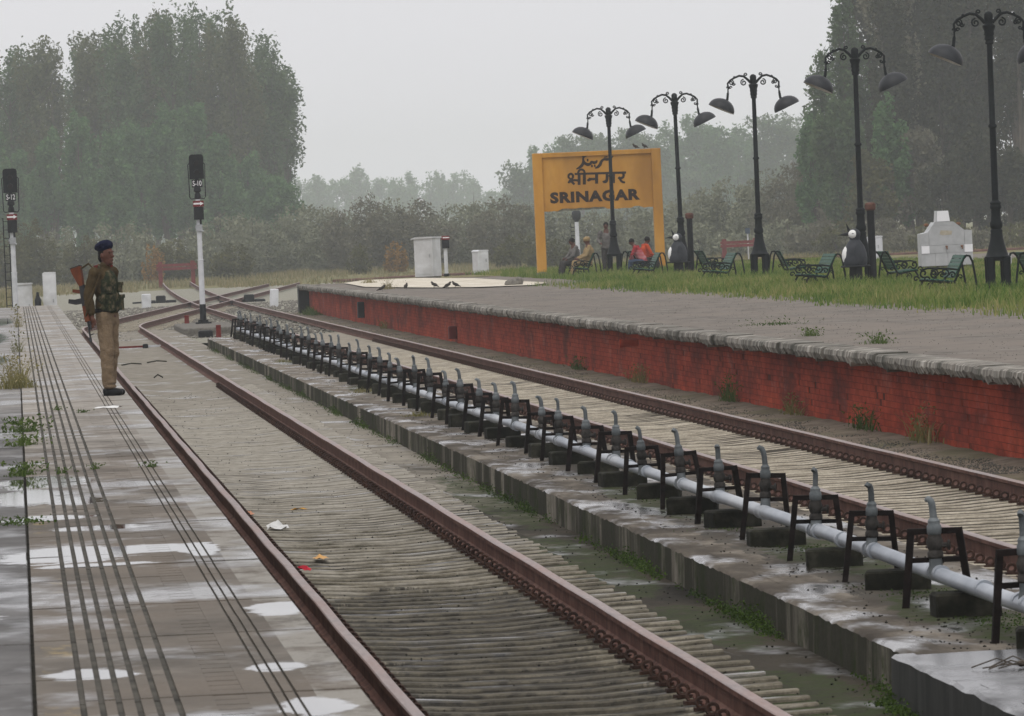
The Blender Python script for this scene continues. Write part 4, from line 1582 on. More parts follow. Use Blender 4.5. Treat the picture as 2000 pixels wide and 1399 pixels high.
LAI = 7.0
def tree(name, label, x, y, h, wd, material, seed, group, style='poplar', density=1.0, leaf=.3, trunk_r=None, z0=-.32, cat='tree', bare=.22):
    rng = np.random.default_rng(seed)
    root = empty(name, (x, y, z0))
    tag(root, label, cat, group)
    tr_ = trunk_r or max(.06, h * .012)
    mb = MB()
    lean = rng.normal(0, .02, 2)
    mb.tube([(lean[0] * h * q, lean[1] * h * q, h * q) for q in (0, .25, .5, .75, .95)], [tr_ * 1.25, tr_, tr_ * .75, tr_ * .45, tr_ * .12], 7)
    cents, sp = [], []
    if style == 'poplar':
        nl = int(20 + wd * 1.5)
        for k in range(nl):
            q0 = rng.uniform(.05, .82)
            a = rng.uniform(0, 2 * np.pi)
            ext = wd * .5 * rng.uniform(.4, 1.1)
            rise = h * rng.uniform(.12, .24)
            p0 = np.array([lean[0] * h * q0, lean[1] * h * q0, h * q0])
            p1 = p0 + np.array([math.cos(a) * ext, math.sin(a) * ext, rise])
            if p1[2] > h:
                p1[2] = h * rng.uniform(.84, .99)
            pm = (p0 + p1) / 2 + np.array([math.cos(a) * ext * .15, math.sin(a) * ext * .15, -rise * .05])
            mb.tube([p0, pm, p1], [tr_ * .35, tr_ * .22, tr_ * .06], 5)
            for q in (.45, .7, .9, 1.05):
                c = p0 * (1 - q) + p1 * q + rng.normal(0, .05 * wd, 3)
                cents.append(c)
                sp.append([wd * .17 * rng.uniform(.7, 1.3), wd * .17 * rng.uniform(.7, 1.3), h * .06 * rng.uniform(.8, 1.5)])
        for q in np.linspace(.5, .97, 8):
            cents.append([lean[0] * h * q + rng.normal(0, .04 * wd), lean[1] * h * q, h * q])
            sp.append([wd * .17, wd * .17, h * .045])
    elif style == 'round':
        nl = int(22 + wd * 2)
        for k in range(nl):
            a = rng.uniform(0, 2 * np.pi)
            el = rng.uniform(-.55, 1.45)
            r_ = rng.uniform(.6, 1.0)
            c = np.array([math.cos(a) * math.cos(el) * wd * .45 * r_, math.sin(a) * math.cos(el) * wd * .45 * r_, h * (bare + (1 - bare) * .5) + math.sin(el) * h * (1 - bare) * .48 * r_])
            mb.tube([(0, 0, h * bare * rng.uniform(.6, 1.4)), c * np.array([.5, .5, .8]), c], [tr_ * .35, tr_ * .2, tr_ * .06], 5)
            cents.append(c)
            sp.append([wd * .14 * rng.uniform(.7, 1.3)] * 2 + [h * .10 * rng.uniform(.7, 1.3)])
            cents.append(c * rng.uniform(.6, .9) + rng.normal(0, wd * .06, 3))
            sp.append([wd * .12] * 2 + [h * .08])
    else:  # bush: many stems from the ground, a dense twiggy dome
        nl = int(26 + wd * 3)
        for k in range(nl):
            a = rng.uniform(0, 2 * np.pi)
            r_ = math.sqrt(rng.uniform(0, 1)) * wd * .5
            top = h * math.sqrt(max(.05, 1 - (r_ / (wd * .54)) ** 2)) * rng.uniform(.72, 1.04)
            c = np.array([math.cos(a) * r_, math.sin(a) * r_, top * .88])
            mb.tube([(c[0] * .25, c[1] * .25, 0), (c[0] * .7, c[1] * .7, top * .5), c], [tr_ * .5, tr_ * .3, tr_ * .08], 4)
            for q in (1.0, .7, .42, .16):
                cents.append([c[0] * (.75 + .25 * q), c[1] * (.75 + .25 * q), c[2] * q])
                sp.append([wd * .10 * rng.uniform(.7, 1.4)] * 2 + [h * .11 * rng.uniform(.7, 1.3)])
    mb.build('trunk', M['twig'], root)
    cents, sp = np.array(cents, float), np.array(sp, float)
    area = wd * h
    per = max(12, int(density * area * LAI / (leaf * leaf * .88) / len(cents)))
    V, F = leaves(cents, sp, per, leaf, rng)
    bigmesh('crown', V, F, material, root)
    return root

def px2x(px, Y, y_img=480):
    """lateral metres at distance Y for a bearing measured on the photograph"""
    dx, dy = px - 30, y_img - 490
    return (dx * .99899 - dy * .04498) * Y / 15000.0
def top2h(px, py, Y):
    v = (px - 30) * .04498 + (py - 490) * .99899
    return 2.46 - v * Y / 15000.0 + .32

seed = 100
# tall poplars at the far left, a row close together
PL = [(-70, 100, 'a'), (-45, 110, 'b'), (-18, 102, 'b'), (12, 98, 'a'), (40, 90, 'a'), (66, 94, 'b'), (95, 88, 'b'), (135, 74, 'a'), (162, 78, 'b'), (186, 62, 'b'), (226, 46, 'a'), (248, 56, 'a'), (270, 44, 'a'), (290, 50, 'b'),
      (312, 30, 'b'), (336, 44, 'a'), (356, 36, 'a'), (392, 28, 'a'), (412, 40, 'b'), (430, 20, 'a'), (455, 38, 'b'), (476, 44, 'b'), (508, 66, 'a'), (528, 90, 'a'), (544, 120, 'a')]
for k, (px, py, q) in enumerate(sorted(PL)):
    Y = 830 + (k * 37 % 5) * 10
    seed += 1
    tree('poplar_tree', 'tall dark poplar behind the soldier, %s from the left of its row' % ordw(k + 1), px2x(px, Y, py), Y, top2h(px, py, Y), 5.0 if k % 2 else 5.8, M['leaf_poplar'] if q == 'a' else M['leaf_poplar2'], seed, 'tall poplars behind the soldier', 'poplar' if k % 2 else 'round', .34, .22, bare=.12)
# lighter, lower trees in front of them
GL = [(-30, 250), (30, 300), (90, 255), (150, 232), (215, 262), (262, 230), (318, 210), (372, 205), (425, 268), (480, 300), (525, 330), (548, 350)]
for k, (px, py) in enumerate(GL):
    Y = 770 + (k * 23 % 4) * 9
    seed += 1
    tree('broadleaf_tree', 'lower fresh green tree in front of the tall poplars, %s from the left' % ordw(k + 1), px2x(px, Y, py), Y, top2h(px, py, Y), 5.0, M['leaf_green'], seed, 'green trees in front of the poplars', 'round', .8, .2, bare=.05)
# grey brown scrub along the field edge
BS = [(-10, 440, 4.4, 'olive', 585), (60, 425, 3.6, 'olive', 590), (112, 432, 3.4, 'grey', 600), (165, 452, 3.2, 'olive', 580), (225, 424, 4.4, 'grey', 600), (285, 440, 3.6, 'grey', 590), (335, 462, 3.0, 'olive', 575), (372, 440, 3.6, 'grey', 605), (430, 418, 4.2, 'grey', 600),
      (490, 402, 4.6, 'grey', 610), (545, 398, 4.4, 'grey', 615), (600, 388, 5.0, 'grey', 620), (655, 392, 4.4, 'grey', 605), (705, 376, 5.0, 'brownbush', 600), (760, 384, 4.6, 'grey', 610), (812, 378, 5.0, 'brownbush', 600), (868, 384, 4.6, 'grey', 605), (925, 366, 5.0, 'grey', 610), (982, 372, 4.6, 'brownbush', 600), (1035, 380, 4.2, 'grey', 600),
      (1015, 450, 3.0, 'olive', 540), (1075, 462, 2.8, 'olive', 520), (455, 470, 2.6, 'olive', 560), (1095, 400, 4.6, 'grey', 600), (1160, 405, 4.6, 'grey', 600), (1225, 392, 4.6, 'grey', 600),
      (1290, 380, 4.4, 'grey', 590), (1345, 372, 4.4, 'grey', 580), (1395, 352, 4.6, 'grey', 575), (1445, 330, 5.0, 'grey', 575), (1500, 318, 5.0, 'grey', 570), (1555, 300, 5.2, 'brownbush', 565), (1612, 292, 5.2, 'brownbush', 560), (1665, 330, 4.4, 'brownbush', 540),
      (1600, 420, 3.6, 'brownbush', 525), (1650, 430, 3.4, 'olive', 515), (1725, 420, 3.6, 'brownbush', 505), (1790, 440, 3.2, 'brownbush', 500), (1850, 420, 3.6, 'olive', 495), (1915, 440, 3.4, 'brownbush', 490), (1980, 430, 3.6, 'olive', 490), (1365, 430, 3.6, 'grey', 540), (1470, 440, 3.6, 'grey', 535), (1540, 420, 3.6, 'grey', 530)]
mm = {'olive': 'leaf_olive', 'grey': 'leaf_grey', 'brownbush': 'leaf_brown'}
cnt = {'olive': 0, 'grey': 0, 'brownbush': 0}
cn = {'olive': 'olive green bush along the field edge', 'grey': 'grey brown twiggy bush along the field edge', 'brownbush': 'dark brown bush along the field edge'}
for k, (px, py, wd, q, Y) in sorted(enumerate(BS), key=lambda e: e[1][0]):
    seed += 1
    cnt[q] += 1
    tree('bush', '%s, %s from the left' % (cn[q], ordw(cnt[q])), px2x(px, Y, py), Y, top2h(px, py, Y), wd * 1.3, M[mm[q]], seed, 'scrub along the field edge', 'bush', .58, .13, trunk_r=.05, cat='bush')
# small autumn tinted shrubs
for k, (px, py, Y, lab) in enumerate(((298, 468, 560, 'orange tinted shrub right of the soldier'), (770, 462, 545, 'orange tinted shrub left of the tall white cabinet'), (700, 470, 545, 'yellowish shrub at the field edge left of the white cabinets'))):
    seed += 1
    tree('bush', lab, px2x(px, Y, py), Y, top2h(px, py, Y), 1.8, M['leaf_autumn'] if k < 2 else M['leaf_olive'], seed, None, 'bush', .22, .1, trunk_r=.03, cat='bush')
# hazy distant trees
DL = [(575, 342), (618, 338), (655, 350), (695, 326), (738, 348), (775, 352), (798, 338), (850, 334), (885, 342), (925, 352), (962, 372), (1000, 370)] + [(-60 + 62 * j, 395 + (j * 13 % 5) * 6) for j in range(10)] + [(1060 + 62 * j, 370 + (j * 13 % 5) * 6) for j in range(16)]
for k, (px, py) in enumerate(sorted(DL)):
    Y = 2450 + (k * 31 % 5) * 40
    seed += 1
    tree('distant_tree', 'hazy blue grey tree far off on the skyline, %s from the left' % ordw(k + 1), px2x(px, Y, py), Y, top2h(px, py, Y), 10.5, M['leaf_green'], seed, 'hazy trees on the skyline', 'round' if k % 3 else 'poplar', .55, .5, bare=.05)
ML = [(1020 + 58 * j, 318 + (j * 7 % 4) * 9) for j in range(11)] + [(1052, 290), (1085, 278), (1125, 268), (1170, 262), (1215, 250), (1262, 262), (1308, 240), (1352, 220), (1398, 244), (1442, 250), (1485, 262), (1522, 224), (1560, 250)]
for k, (px, py) in enumerate(sorted(ML)):
    Y = 1480 + (k * 29 % 5) * 24
    seed += 1
    tree('distant_tree', 'hazy grey green tree rising behind the yellow sign and lamps, %s from the left' % ordw(k + 1), px2x(px, Y, py), Y, top2h(px, py, Y), 8.4, M['leaf_green'] if k % 2 else M['leaf_poplar'], seed, 'hazy trees behind the sign', 'round' if k % 2 else 'poplar', .7, .36, bare=.05)
# tall dark trees at the right
RL = [(1592, 215, 3.0, 'leaf_green'), (1612, 100, 3.2, 'leaf_poplar'), (1655, -20, 3.6, 'leaf_poplar'), (1700, -60, 3.8, 'leaf_dark'), (1752, -80, 4.0, 'leaf_brown'), (1805, -70, 4.2, 'leaf_dark'), (1862, -90, 4.2, 'leaf_dark'), (1920, -70, 4.2, 'leaf_dark'), (1980, -90, 4.4, 'leaf_dark'), (2040, -60, 4.4, 'leaf_dark'), (2110, -60, 4.4, 'leaf_dark'), (1728, -60, 4.2, 'leaf_dark'), (1780, -75, 4.2, 'leaf_dark'), (1834, -60, 4.2, 'leaf_dark'), (1892, -60, 4.2, 'leaf_dark')]
for k, (px, py, wd, q) in enumerate(sorted(RL)):
    Y = 545 + (k * 17 % 4) * 8
    seed += 1
    tree('poplar_tree', 'tall dark tree behind the right hand lamps, %s from the left' % ordw(k + 1), px2x(px, Y, py), Y, top2h(px, py, Y), wd, M[q], seed, 'tall trees behind the right lamps', 'poplar' if k % 2 else 'round', .5, .18, bare=.1)
for k, (px, py, wd, q, Y) in enumerate(((1640, 190, 4.0, 'leaf_poplar', 535), (1738, 200, 3.6, 'leaf_green', 525), (1700, 300, 4.0, 'leaf_olive', 520), (1790, 250, 4.2, 'leaf_brown', 525), (1850, 300, 4.2, 'leaf_dark', 515), (1910, 240, 4.4, 'leaf_dark', 520), (1975, 280, 4.4, 'leaf_dark', 515), (2040, 250, 4.4, 'leaf_dark', 520))):
    seed += 1
    tree('broadleaf_tree', 'lower dark tree below the tall right hand trees, %s from the left' % ordw(k + 1), px2x(px, Y, py), Y, top2h(px, py, Y), wd, M[q], seed, 'lower trees behind the right lamps', 'round', .85, .16, bare=.02)

# ------------------------------------------------------------------ grass and weeds
def grassmat(name, c1, c2, c3):
    m, t, p = nodes(name)
    g = N(t, 'ShaderNodeNewGeometry')
    f = mth(t, 'MULTIPLY_ADD', g.outputs['Random Per Island'], .5, mth(t, 'MULTIPLY_ADD', noise(t, coords(t, (1, .35, 1)), .5, 5), 1.7, -.6))
    col = ramp(t, [(.12, c1), (.5, c2), (.85, c3)], f)
    t.links.new(col, p.inputs['Base Color'])
    p.inputs['Roughness'].default_value = .7
    p.inputs['Specular IOR Level'].default_value = .15
    tr = N(t, 'ShaderNodeBsdfTranslucent')
    t.links.new(col, tr.inputs[0])
    ms = N(t, 'ShaderNodeMixShader')
    ms.inputs[0].default_value = .3
    t.links.new(p.outputs[0], ms.inputs[1])
    t.links.new(tr.outputs[0], ms.inputs[2])
    t.links.new(ms.outputs[0], t.nodes['Material Output'].inputs[0])
    return m
M['grass'] = grassmat('meadow grass', (.055, .12, .018), (.14, .20, .042), (.30, .28, .11))
M['grass_dry'] = grassmat('dry field grass', (.12, .125, .04), (.22, .19, .09), (.30, .25, .14))
M['weed'] = grassmat('weed', (.03, .06, .012), (.06, .10, .02), (.10, .14, .035))
M['weed_dry'] = grassmat('dry weed', (.10, .11, .03), (.2, .18, .07), (.28, .24, .12))
M['moss'] = grassmat('moss', (.018, .036, .007), (.04, .072, .012), (.085, .14, .024))

def blades(P, h, wd, rng, lean=.35, seg=False):
    n = len(P)
    a = rng.uniform(0, 2 * np.pi, n)
    hh = h * rng.uniform(.45, 1.25, n) if np.isscalar(h) else h * rng.uniform(.45, 1.25, n)
    w2 = wd * rng.uniform(.6, 1.3, n) * .5
    dx, dy = np.cos(a) * w2, np.sin(a) * w2
    b = rng.uniform(0, 2 * np.pi, n)
    ln = lean * rng.uniform(.1, 1.2, n) * hh
    v0 = P + np.stack([-dx, -dy, np.zeros(n)], -1)
    v1 = P + np.stack([dx, dy, np.zeros(n)], -1)
    m0 = P + np.stack([dx * .7 + np.cos(b) * ln * .35, dy * .7 + np.sin(b) * ln * .35, hh * .6], -1)
    m1 = P + np.stack([-dx * .7 + np.cos(b) * ln * .35, -dy * .7 + np.sin(b) * ln * .35, hh * .6], -1)
    tp = P + np.stack([np.cos(b) * ln, np.sin(b) * ln, hh], -1)
    tp2 = tp + np.stack([dx * .2, dy * .2, np.zeros(n)], -1)
    V = np.stack([v0, v1, m0, m1, tp, tp2], 1).reshape(-1, 3)
    I = np.arange(n)[:, None] * 6
    F = np.concatenate([I + np.array([[0, 1, 2, 3]]), I + np.array([[3, 2, 5, 4]])], 0)
    return V, F
rng = np.random.default_rng(77)
# far platform meadow
n = 300000
X = rng.uniform(14.2, 30, n)
Y = 105 + (290 - 105) * rng.uniform(0, 1, n) ** .9
edge = 14.65 + .35 * vnoise(Y * .25, Y * .11, 41) + .3 * vnoise(Y * 1.3, Y, 42)
clump = vnoise(X * 1.1, Y * .55, 43)
dens = np.clip((X - edge) / 1.4, 0, 1)
keep = (X > edge) & (rng.uniform(0, 1, n) < (.12 + .88 * dens) * np.clip(.55 + .5 * clump, .15, 1)) & ~((X < 16.9) & (Y > 217))
X, Y, clump, dens = X[keep], Y[keep], clump[keep], dens[keep]
H = (.06 + .13 * dens) * (1 + .45 * np.clip(clump, -.8, 1.2))
H *= np.where(X > 23, .6, 1.0)
V, F = blades(np.stack([X, Y, np.full(len(X), .805)], -1), H, .024, rng, .55)
o = bigmesh('grass', V, F, M['grass'])
tag(o, 'tall green and yellow grass around the lamps on the far platform', 'grass', kind='stuff')
# field grass beyond the tracks
n = 130000
Y = 262 + (640 - 262) * rng.uniform(0, 1, n)
X = rng.uniform(-.02, .165, n) * Y + rng.uniform(-6, 6, n)
onb = (X > 1.0) & (X < 17) & (Y < 440) | (np.abs(X - t2x(Y)) < 2.5) & (Y < 490)
onb |= (X > 9.8) & (Y < 303)
onb |= (X > 17) & (Y > 425) & (Y < 456)
cl = vnoise(X * .5, Y * .12, 51)
keep = ~onb & (rng.uniform(0, 1, n) < np.clip(.5 + .6 * cl, .05, 1))
X, Y, cl = X[keep], Y[keep], cl[keep]
V, F = blades(np.stack([X, Y, np.full(len(X), -.36)], -1), .32 * (1 + .6 * np.clip(cl, -.7, 1.4)), .07, rng)
o = bigmesh('grass', V, F, M['grass_dry'])
tag(o, 'dry yellow green field grass beyond the tracks', 'grass', kind='stuff')

def weed(name, label, x, y, z, h, wd, count, material, cat='weed', group=None, leaf=.0, rx=1.0, ry=1.0):
    rng = np.random.default_rng(int(abs(x * 1000 + y * 77)) % 99999)
    P = np.stack([rng.normal(0, .3 * wd * rx, count), rng.normal(0, .3 * wd * ry * 2.2, count), np.zeros(count)], -1)
    V, F = blades(P, h * rng.uniform(.4, 1.0, count) * np.exp(-(np.abs(P[:, 0]) / (wd * .45 * rx)) ** 2), max(.008, wd * .028), rng, .9)
    if leaf:
        c = P[rng.integers(0, count, count // 2)] + np.stack([rng.normal(0, .05, count // 2), rng.normal(0, .1, count // 2), rng.uniform(.15, .95, count // 2) * h], -1)
        V2, F2 = leaves(c, np.full_like(c, wd * .12), 3, leaf, rng)
        F = np.concatenate([F, F2 + len(V)], 0)
        V = np.concatenate([V, V2], 0)
    o = bigmesh(name, V, F, material)
    o.location = (x, y, z)
    tag(o, label, cat, group, 'stuff')
    return o
weed('dry_weed', 'big dry yellow weed tuft at the left platform seam', -.05, 94.5, .775, .46, .40, 260, M['weed_dry'], leaf=.02)
weed('dry_weed', 'yellow green weed stems beyond the big dry tuft on the platform seam', -.03, 128, .775, .4, .2, 60, M['weed_dry'], leaf=.02)
weed('dry_weed', 'pale weed growing at the far end of the platform seam', -.02, 170, .775, .5, .25, 60, M['weed_dry'], leaf=.03)
weed('seam_weed', 'green weed nearest the camera on the platform seam', -.02, 57.6, .775, .11, .22, 120, M['weed'], leaf=.018)
weed('seam_weed', 'dark green weed above the nearest one on the platform seam', .0, 66.5, .775, .09, .26, 110, M['weed'], leaf=.018)
weed('seam_weed', 'leafy green weed below the dry tuft on the platform seam', -.01, 71.5, .775, .13, .3, 150, M['weed'], leaf=.02)
weed('seam_weed', 'flat green weed mat at the left edge on the platform seam', -.05, 47.5, .775, .03, .3, 90, M['weed'], leaf=.015)
for k, (x, y, lab) in enumerate(((.36, 80.4, 'small weed in the tactile grooves left of the paper scrap'), (.53, 58.4, 'small weed in the tactile grooves beyond the puddles'), (.27, 57.6, 'tiny weed in the second groove beyond the puddles'), (.95, 58.2, 'tiny weed in the thin grooves near the platform edge'), (.62, 78.5, 'tiny weed on tiles below the soldier'))):
    weed('groove_weed', lab, x, y, .775, .05, .09, 40, M['weed'], leaf=.01)
for k, (x, y, h, wd, lab) in enumerate(((10.82, 96.6, .16, .35, 'round green tuft on the far platform above the coping'), (10.85, 105.1, .12, .22, 'small green tuft beyond the round one on the far platform'), (11.6, 118, .05, .9, 'low weed patch beside the pale streak on the far platform'), (11.2, 232, .35, .5, 'weed tuft beside the cream concrete on the far platform'), (12.0, 262, .3, .6, 'grass tuft at the far end of the cream concrete'))):
    weed('platform_weed', lab, x, y, .80, h, wd, 110, M['weed'] if k < 3 else M['grass_dry'], leaf=.015)
for k, (y, h, lab) in enumerate(((86.5, .42, 'tallest weed at the foot of the brick wall near the right edge'), (92.5, .34, 'bushy green weed at the foot of the brick wall'), (101, .26, 'yellowish weed at the wall foot left of the bushy one'), (110, .42, 'dark climbing weed at the wall foot on a joint line'), (126, .3, 'weed at the wall foot below the drain pipe stub'), (140, .24, 'low weed at the wall foot past the drain stub'), (214, .25, 'green grass clump at the far end of the red wall foot'))):
    weed('wall_weed', lab, 10.15, y, -.16, h, .55, 90, M['weed'] if k % 2 else M['weed_dry'], leaf=.02, rx=.35, ry=1.6)
o = weed('grass_bank', 'bright green grass bank at the far end of the red wall', 9.95, 262, -.15, .3, .8, 700, M['weed'], rx=.6, ry=4)
for k, (x, y, lab) in enumerate(((5.1, 150, 'yellow grass clump on the hydrant walk, farthest of three'), (5.25, 118, 'yellow grass clump on the hydrant walk, middle of three'), (5.2, 101, 'yellow grass clump on the hydrant walk, nearest of three'))):
    weed('walk_weed', lab, x, y, .05, .09, .45, 120, M['weed_dry'])
# moss and herbs along the foot of the kerb
n = 30000
Y = 38 + (190 - 38) * rng.uniform(0, 1, n) ** 1.5
cl = vnoise(Y * .9, Y * .31, 61)
keep = rng.uniform(0, 1, n) < np.clip(.3 + .75 * cl, 0, 1) * np.where(Y < 75, 1, .6)
Y, cl = Y[keep], cl[keep]
X = 4.69 - np.abs(rng.normal(0, .05, len(Y))) - np.where(Y < 41, .13, 0)
cc = np.stack([X, Y, -.185 + np.abs(rng.normal(0, .028, len(X))) * (1 + np.clip(cl, 0, 1.3))], -1)
V, F = leaves(cc, np.full_like(cc, .012), 2, .010, rng)
o = bigmesh('moss', V, F, M['moss'])
tag(o, 'moss and small herbs along the foot of the kerb', 'moss', kind='stuff')
# moss cushions on the hydrant walk
n = 30000
Y = rng.uniform(41, 75, n)
X = rng.uniform(5.0, 6.2, n)
cl = vnoise(X * 3, Y * .9, 62) + .8 * np.exp(-((X - 5.6) / .25) ** 2) - .55
keep = cl > rng.uniform(.0, .7, n)
X, Y = X[keep], Y[keep]
V, F = blades(np.stack([X, Y, isl(X, Y) - .002], -1), .012, .014, rng, 1.0)
o = bigmesh('moss', V, F, M['moss'])
tag(o, 'moss cushions on the concrete under the water pipe', 'moss', kind='stuff')
# gravel crumbs on the walk, bed and far platform; loose ballast
def stones(name, label, P, size, material, rng):
    n = len(P)
    base = np.array([[1, 0, 0], [-1, 0, 0], [0, 1, 0], [0, -1, 0], [0, 0, 1], [0, 0, -1]], float)
    fc = np.array([[0, 2, 4], [2, 1, 4], [1, 3, 4], [3, 0, 4], [2, 0, 5], [1, 2, 5], [3, 1, 5], [0, 3, 5]])
    s = size * rng.uniform(.5, 1.3, (n, 1, 1)) * rng.uniform(.6, 1.2, (n, 6, 1)) * np.array([1, 1, .6])
    a = rng.uniform(0, 6.28, n)
    ca, sa = np.cos(a)[:, None], np.sin(a)[:, None]
    B = base[None] * s
    Vx = B[..., 0] * ca - B[..., 1] * sa
    Vy = B[..., 0] * sa + B[..., 1] * ca
    V = np.stack([Vx, Vy, B[..., 2]], -1) + P[:, None]
    F = (fc[None] + (np.arange(n) * 6)[:, None, None]).reshape(-1, 3)
    o = bigmesh(name, V.reshape(-1, 3), F, material)
    tag(o, label, 'gravel', kind='stuff')
n = 1800
X = rng.uniform(4.95, 6.3, n)
Y = 41 + 150 * rng.uniform(0, 1, n) ** 1.6
stones('gravel', 'dark gravel crumbs scattered on the hydrant walk', np.stack([X, Y, isl(X, Y) + .004], -1), .010, M['block'], rng)
n = 2200
X = rng.uniform(1.5, 4.7, n)
Y = 36 + 100 * rng.uniform(0, 1, n) ** 1.4
stones('gravel', 'dark debris crumbs between the near rails', np.stack([X, Y, bed1(X, Y) + .008], -1), .010, M['block'], rng)
n = 9000
X = rng.uniform(1.4, 16, n)
Y = rng.uniform(215, 330, n)
stones('ballast', 'loose grey ballast stones around the crossing', np.stack([X, Y, np.full(n, -.21)], -1), .06, M['stone'], rng)
n = 2500
X = rng.uniform(10.4, 15, n)
Y = rng.uniform(76, 200, n)
stones('gravel', 'fine gravel on the far platform', np.stack([X, Y, np.full(n, .803)], -1), .008, M['stone'], rng)
n = 7000
X = rng.uniform(9.45, 10.3, n)
Y = 76 + 150 * rng.uniform(0, 1, n) ** 1.5
stones('gravel', 'gravel and grit along the foot of the red wall', np.stack([X, Y, np.full(n, -.198)], -1), .014, M['stone'], rng)
# ------------------------------------------------------------------ people
def caps(mb, p0, p1, r0_, r1_, n=10, flat=1.0):
    p0, p1 = Vector(p0), Vector(p1)
    d = p1 - p0
    L = d.length
    d = d.normalized()
    P, Rr = [], []
    for a in (-80, -50, -20):
        P.append(p0 + d * r0_ * math.sin(R(a)))
        Rr.append(max(1e-3, r0_ * math.cos(R(a))))
    P += [p0, p1]
    Rr += [r0_, r1_]
    for a in (20, 50, 80):
        P.append(p1 + d * r1_ * math.sin(R(a)))
        Rr.append(max(1e-3, r1_ * math.cos(R(a))))
    mb.tube(P, Rr, n)

def blob(name, prims, material, parent, voxel=.012, it=4, fold=0.0):
    """one continuous skin grown over overlapping limbs and volumes"""
    mb = MB()
    for p in prims:
        if p[0] == 'c':
            caps(mb, *p[1:])
        elif p[0] == 'e':
            mb.ball(p[1], p[2], 14, 10, p[3] if len(p) > 3 else None)
        elif p[0] == 'b':
            x0, y0, z0, x1, y1, z1 = p[1]
            mb.box(x0, y0, z0, x1, y1, z1)
        elif p[0] == 'chain':
            pts, rr = p[1], p[2]
            for i in range(len(pts) - 1):
                caps(mb, pts[i], pts[i + 1], rr[i], rr[i + 1])
    me = mb.data(name, material)
    o = bpy.data.objects.new(name, me)
    COL.objects.link(o)
    md = o.modifiers.new('r', 'REMESH')
    md.mode = 'VOXEL'
    md.voxel_size = voxel
    if it:
        sm = o.modifiers.new('s', 'SMOOTH')
        sm.iterations = it
        sm.factor = .5
    dg = bpy.context.evaluated_depsgraph_get()
    me2 = bpy.data.meshes.new_from_object(o.evaluated_get(dg))
    me2.name = name
    bpy.data.objects.remove(o, do_unlink=True)
    me2.materials.clear()
    me2.materials.append(material)
    if fold:   # cloth folds: slanted ridges that gather at bends
        k = len(me2.vertices)
        co = np.empty(k * 3, np.float32)
        no = np.empty(k * 3, np.float32)
        me2.vertices.foreach_get('co', co)
        me2.vertices.foreach_get('normal', no)
        co, no = co.reshape(-1, 3), no.reshape(-1, 3)
        ang = np.arctan2(co[:, 1], co[:, 0])
        q = np.sin(co[:, 2] * 46 + 2.2 * np.sin(ang * 2 + co[:, 2] * 7)) * .5 + np.sin(co[:, 2] * 23 - co[:, 0] * 30 + co[:, 1] * 18) * .5 + .5 * np.sin(co[:, 0] * 60 + co[:, 2] * 12)
        co = co + no * (fold * q)[:, None].astype(np.float32)
        me2.vertices.foreach_set('co', co.ravel())
        me2.update()
    me2.polygons.foreach_set('use_smooth', [True] * len(me2.polygons))
    return link(name, me2, parent)

def cloth(name, c1, c2, sc=30, **kw):
    return mat(name, c1, c2, sc * .5, .9, .8, rand=0, obj=True, spec=.1, bdist=.025, **kw)
M['skin'] = mat('skin', (.075, .028, .017), (.11, .042, .026), 20, .55, .05, rand=0, obj=True, spec=.3)
M['shirt_khaki'] = cloth('dark khaki wool', (.045, .031, .014), (.075, .052, .024), 24)
M['trouser'] = cloth('khaki cloth', (.165, .118, .074), (.23, .168, .108), 20, blotch=(.14, .10, .064))
M['camo'] = cloth('camouflage', (.008, .011, .007), (.03, .036, .019), 26, c3=(.20, .15, .095))
M['beret'] = cloth('navy felt', (.006, .008, .025), (.012, .015, .042), 40)
M['shoe'] = mat('black shoe', (.006, .006, .007), (.014, .014, .015), 20, .35, .1, rand=0, obj=True)
M['wood'] = mat('varnished wood', (.075, .020, .008), (.135, .038, .014), 14, .4, .1, rand=0, obj=True, stretch=(1, 1, .3))
M['gun'] = mat('gun metal', (.02, .02, .021), (.045, .045, .047), 20, .45, .1, rand=0, obj=True, metal=.5)
M['hair'] = mat('black hair', (.006, .005, .005), (.015, .013, .012), 60, .6, .5, rand=0, obj=True)
M['uniform'] = cloth('light khaki uniform', (.24, .17, .085), (.31, .23, .12), 12)
M['greyshirt'] = cloth('grey shirt', (.10, .095, .09), (.16, .15, .14), 16)
M['dgrey'] = cloth('dark grey cloth', (.035, .033, .032), (.06, .056, .054), 16)
M['redcloth'] = cloth('red striped cloth', (.20, .012, .02), (.34, .03, .035), 9, c3=(.06, .05, .09), stretch=(.3, .3, 1.5), blotch=(.55, .45, .46))
M['orange'] = cloth('red orange cloth', (.40, .03, .02), (.55, .10, .03), 10)
M['jeans'] = cloth('blue jeans', (.035, .05, .085), (.075, .10, .15), 14)

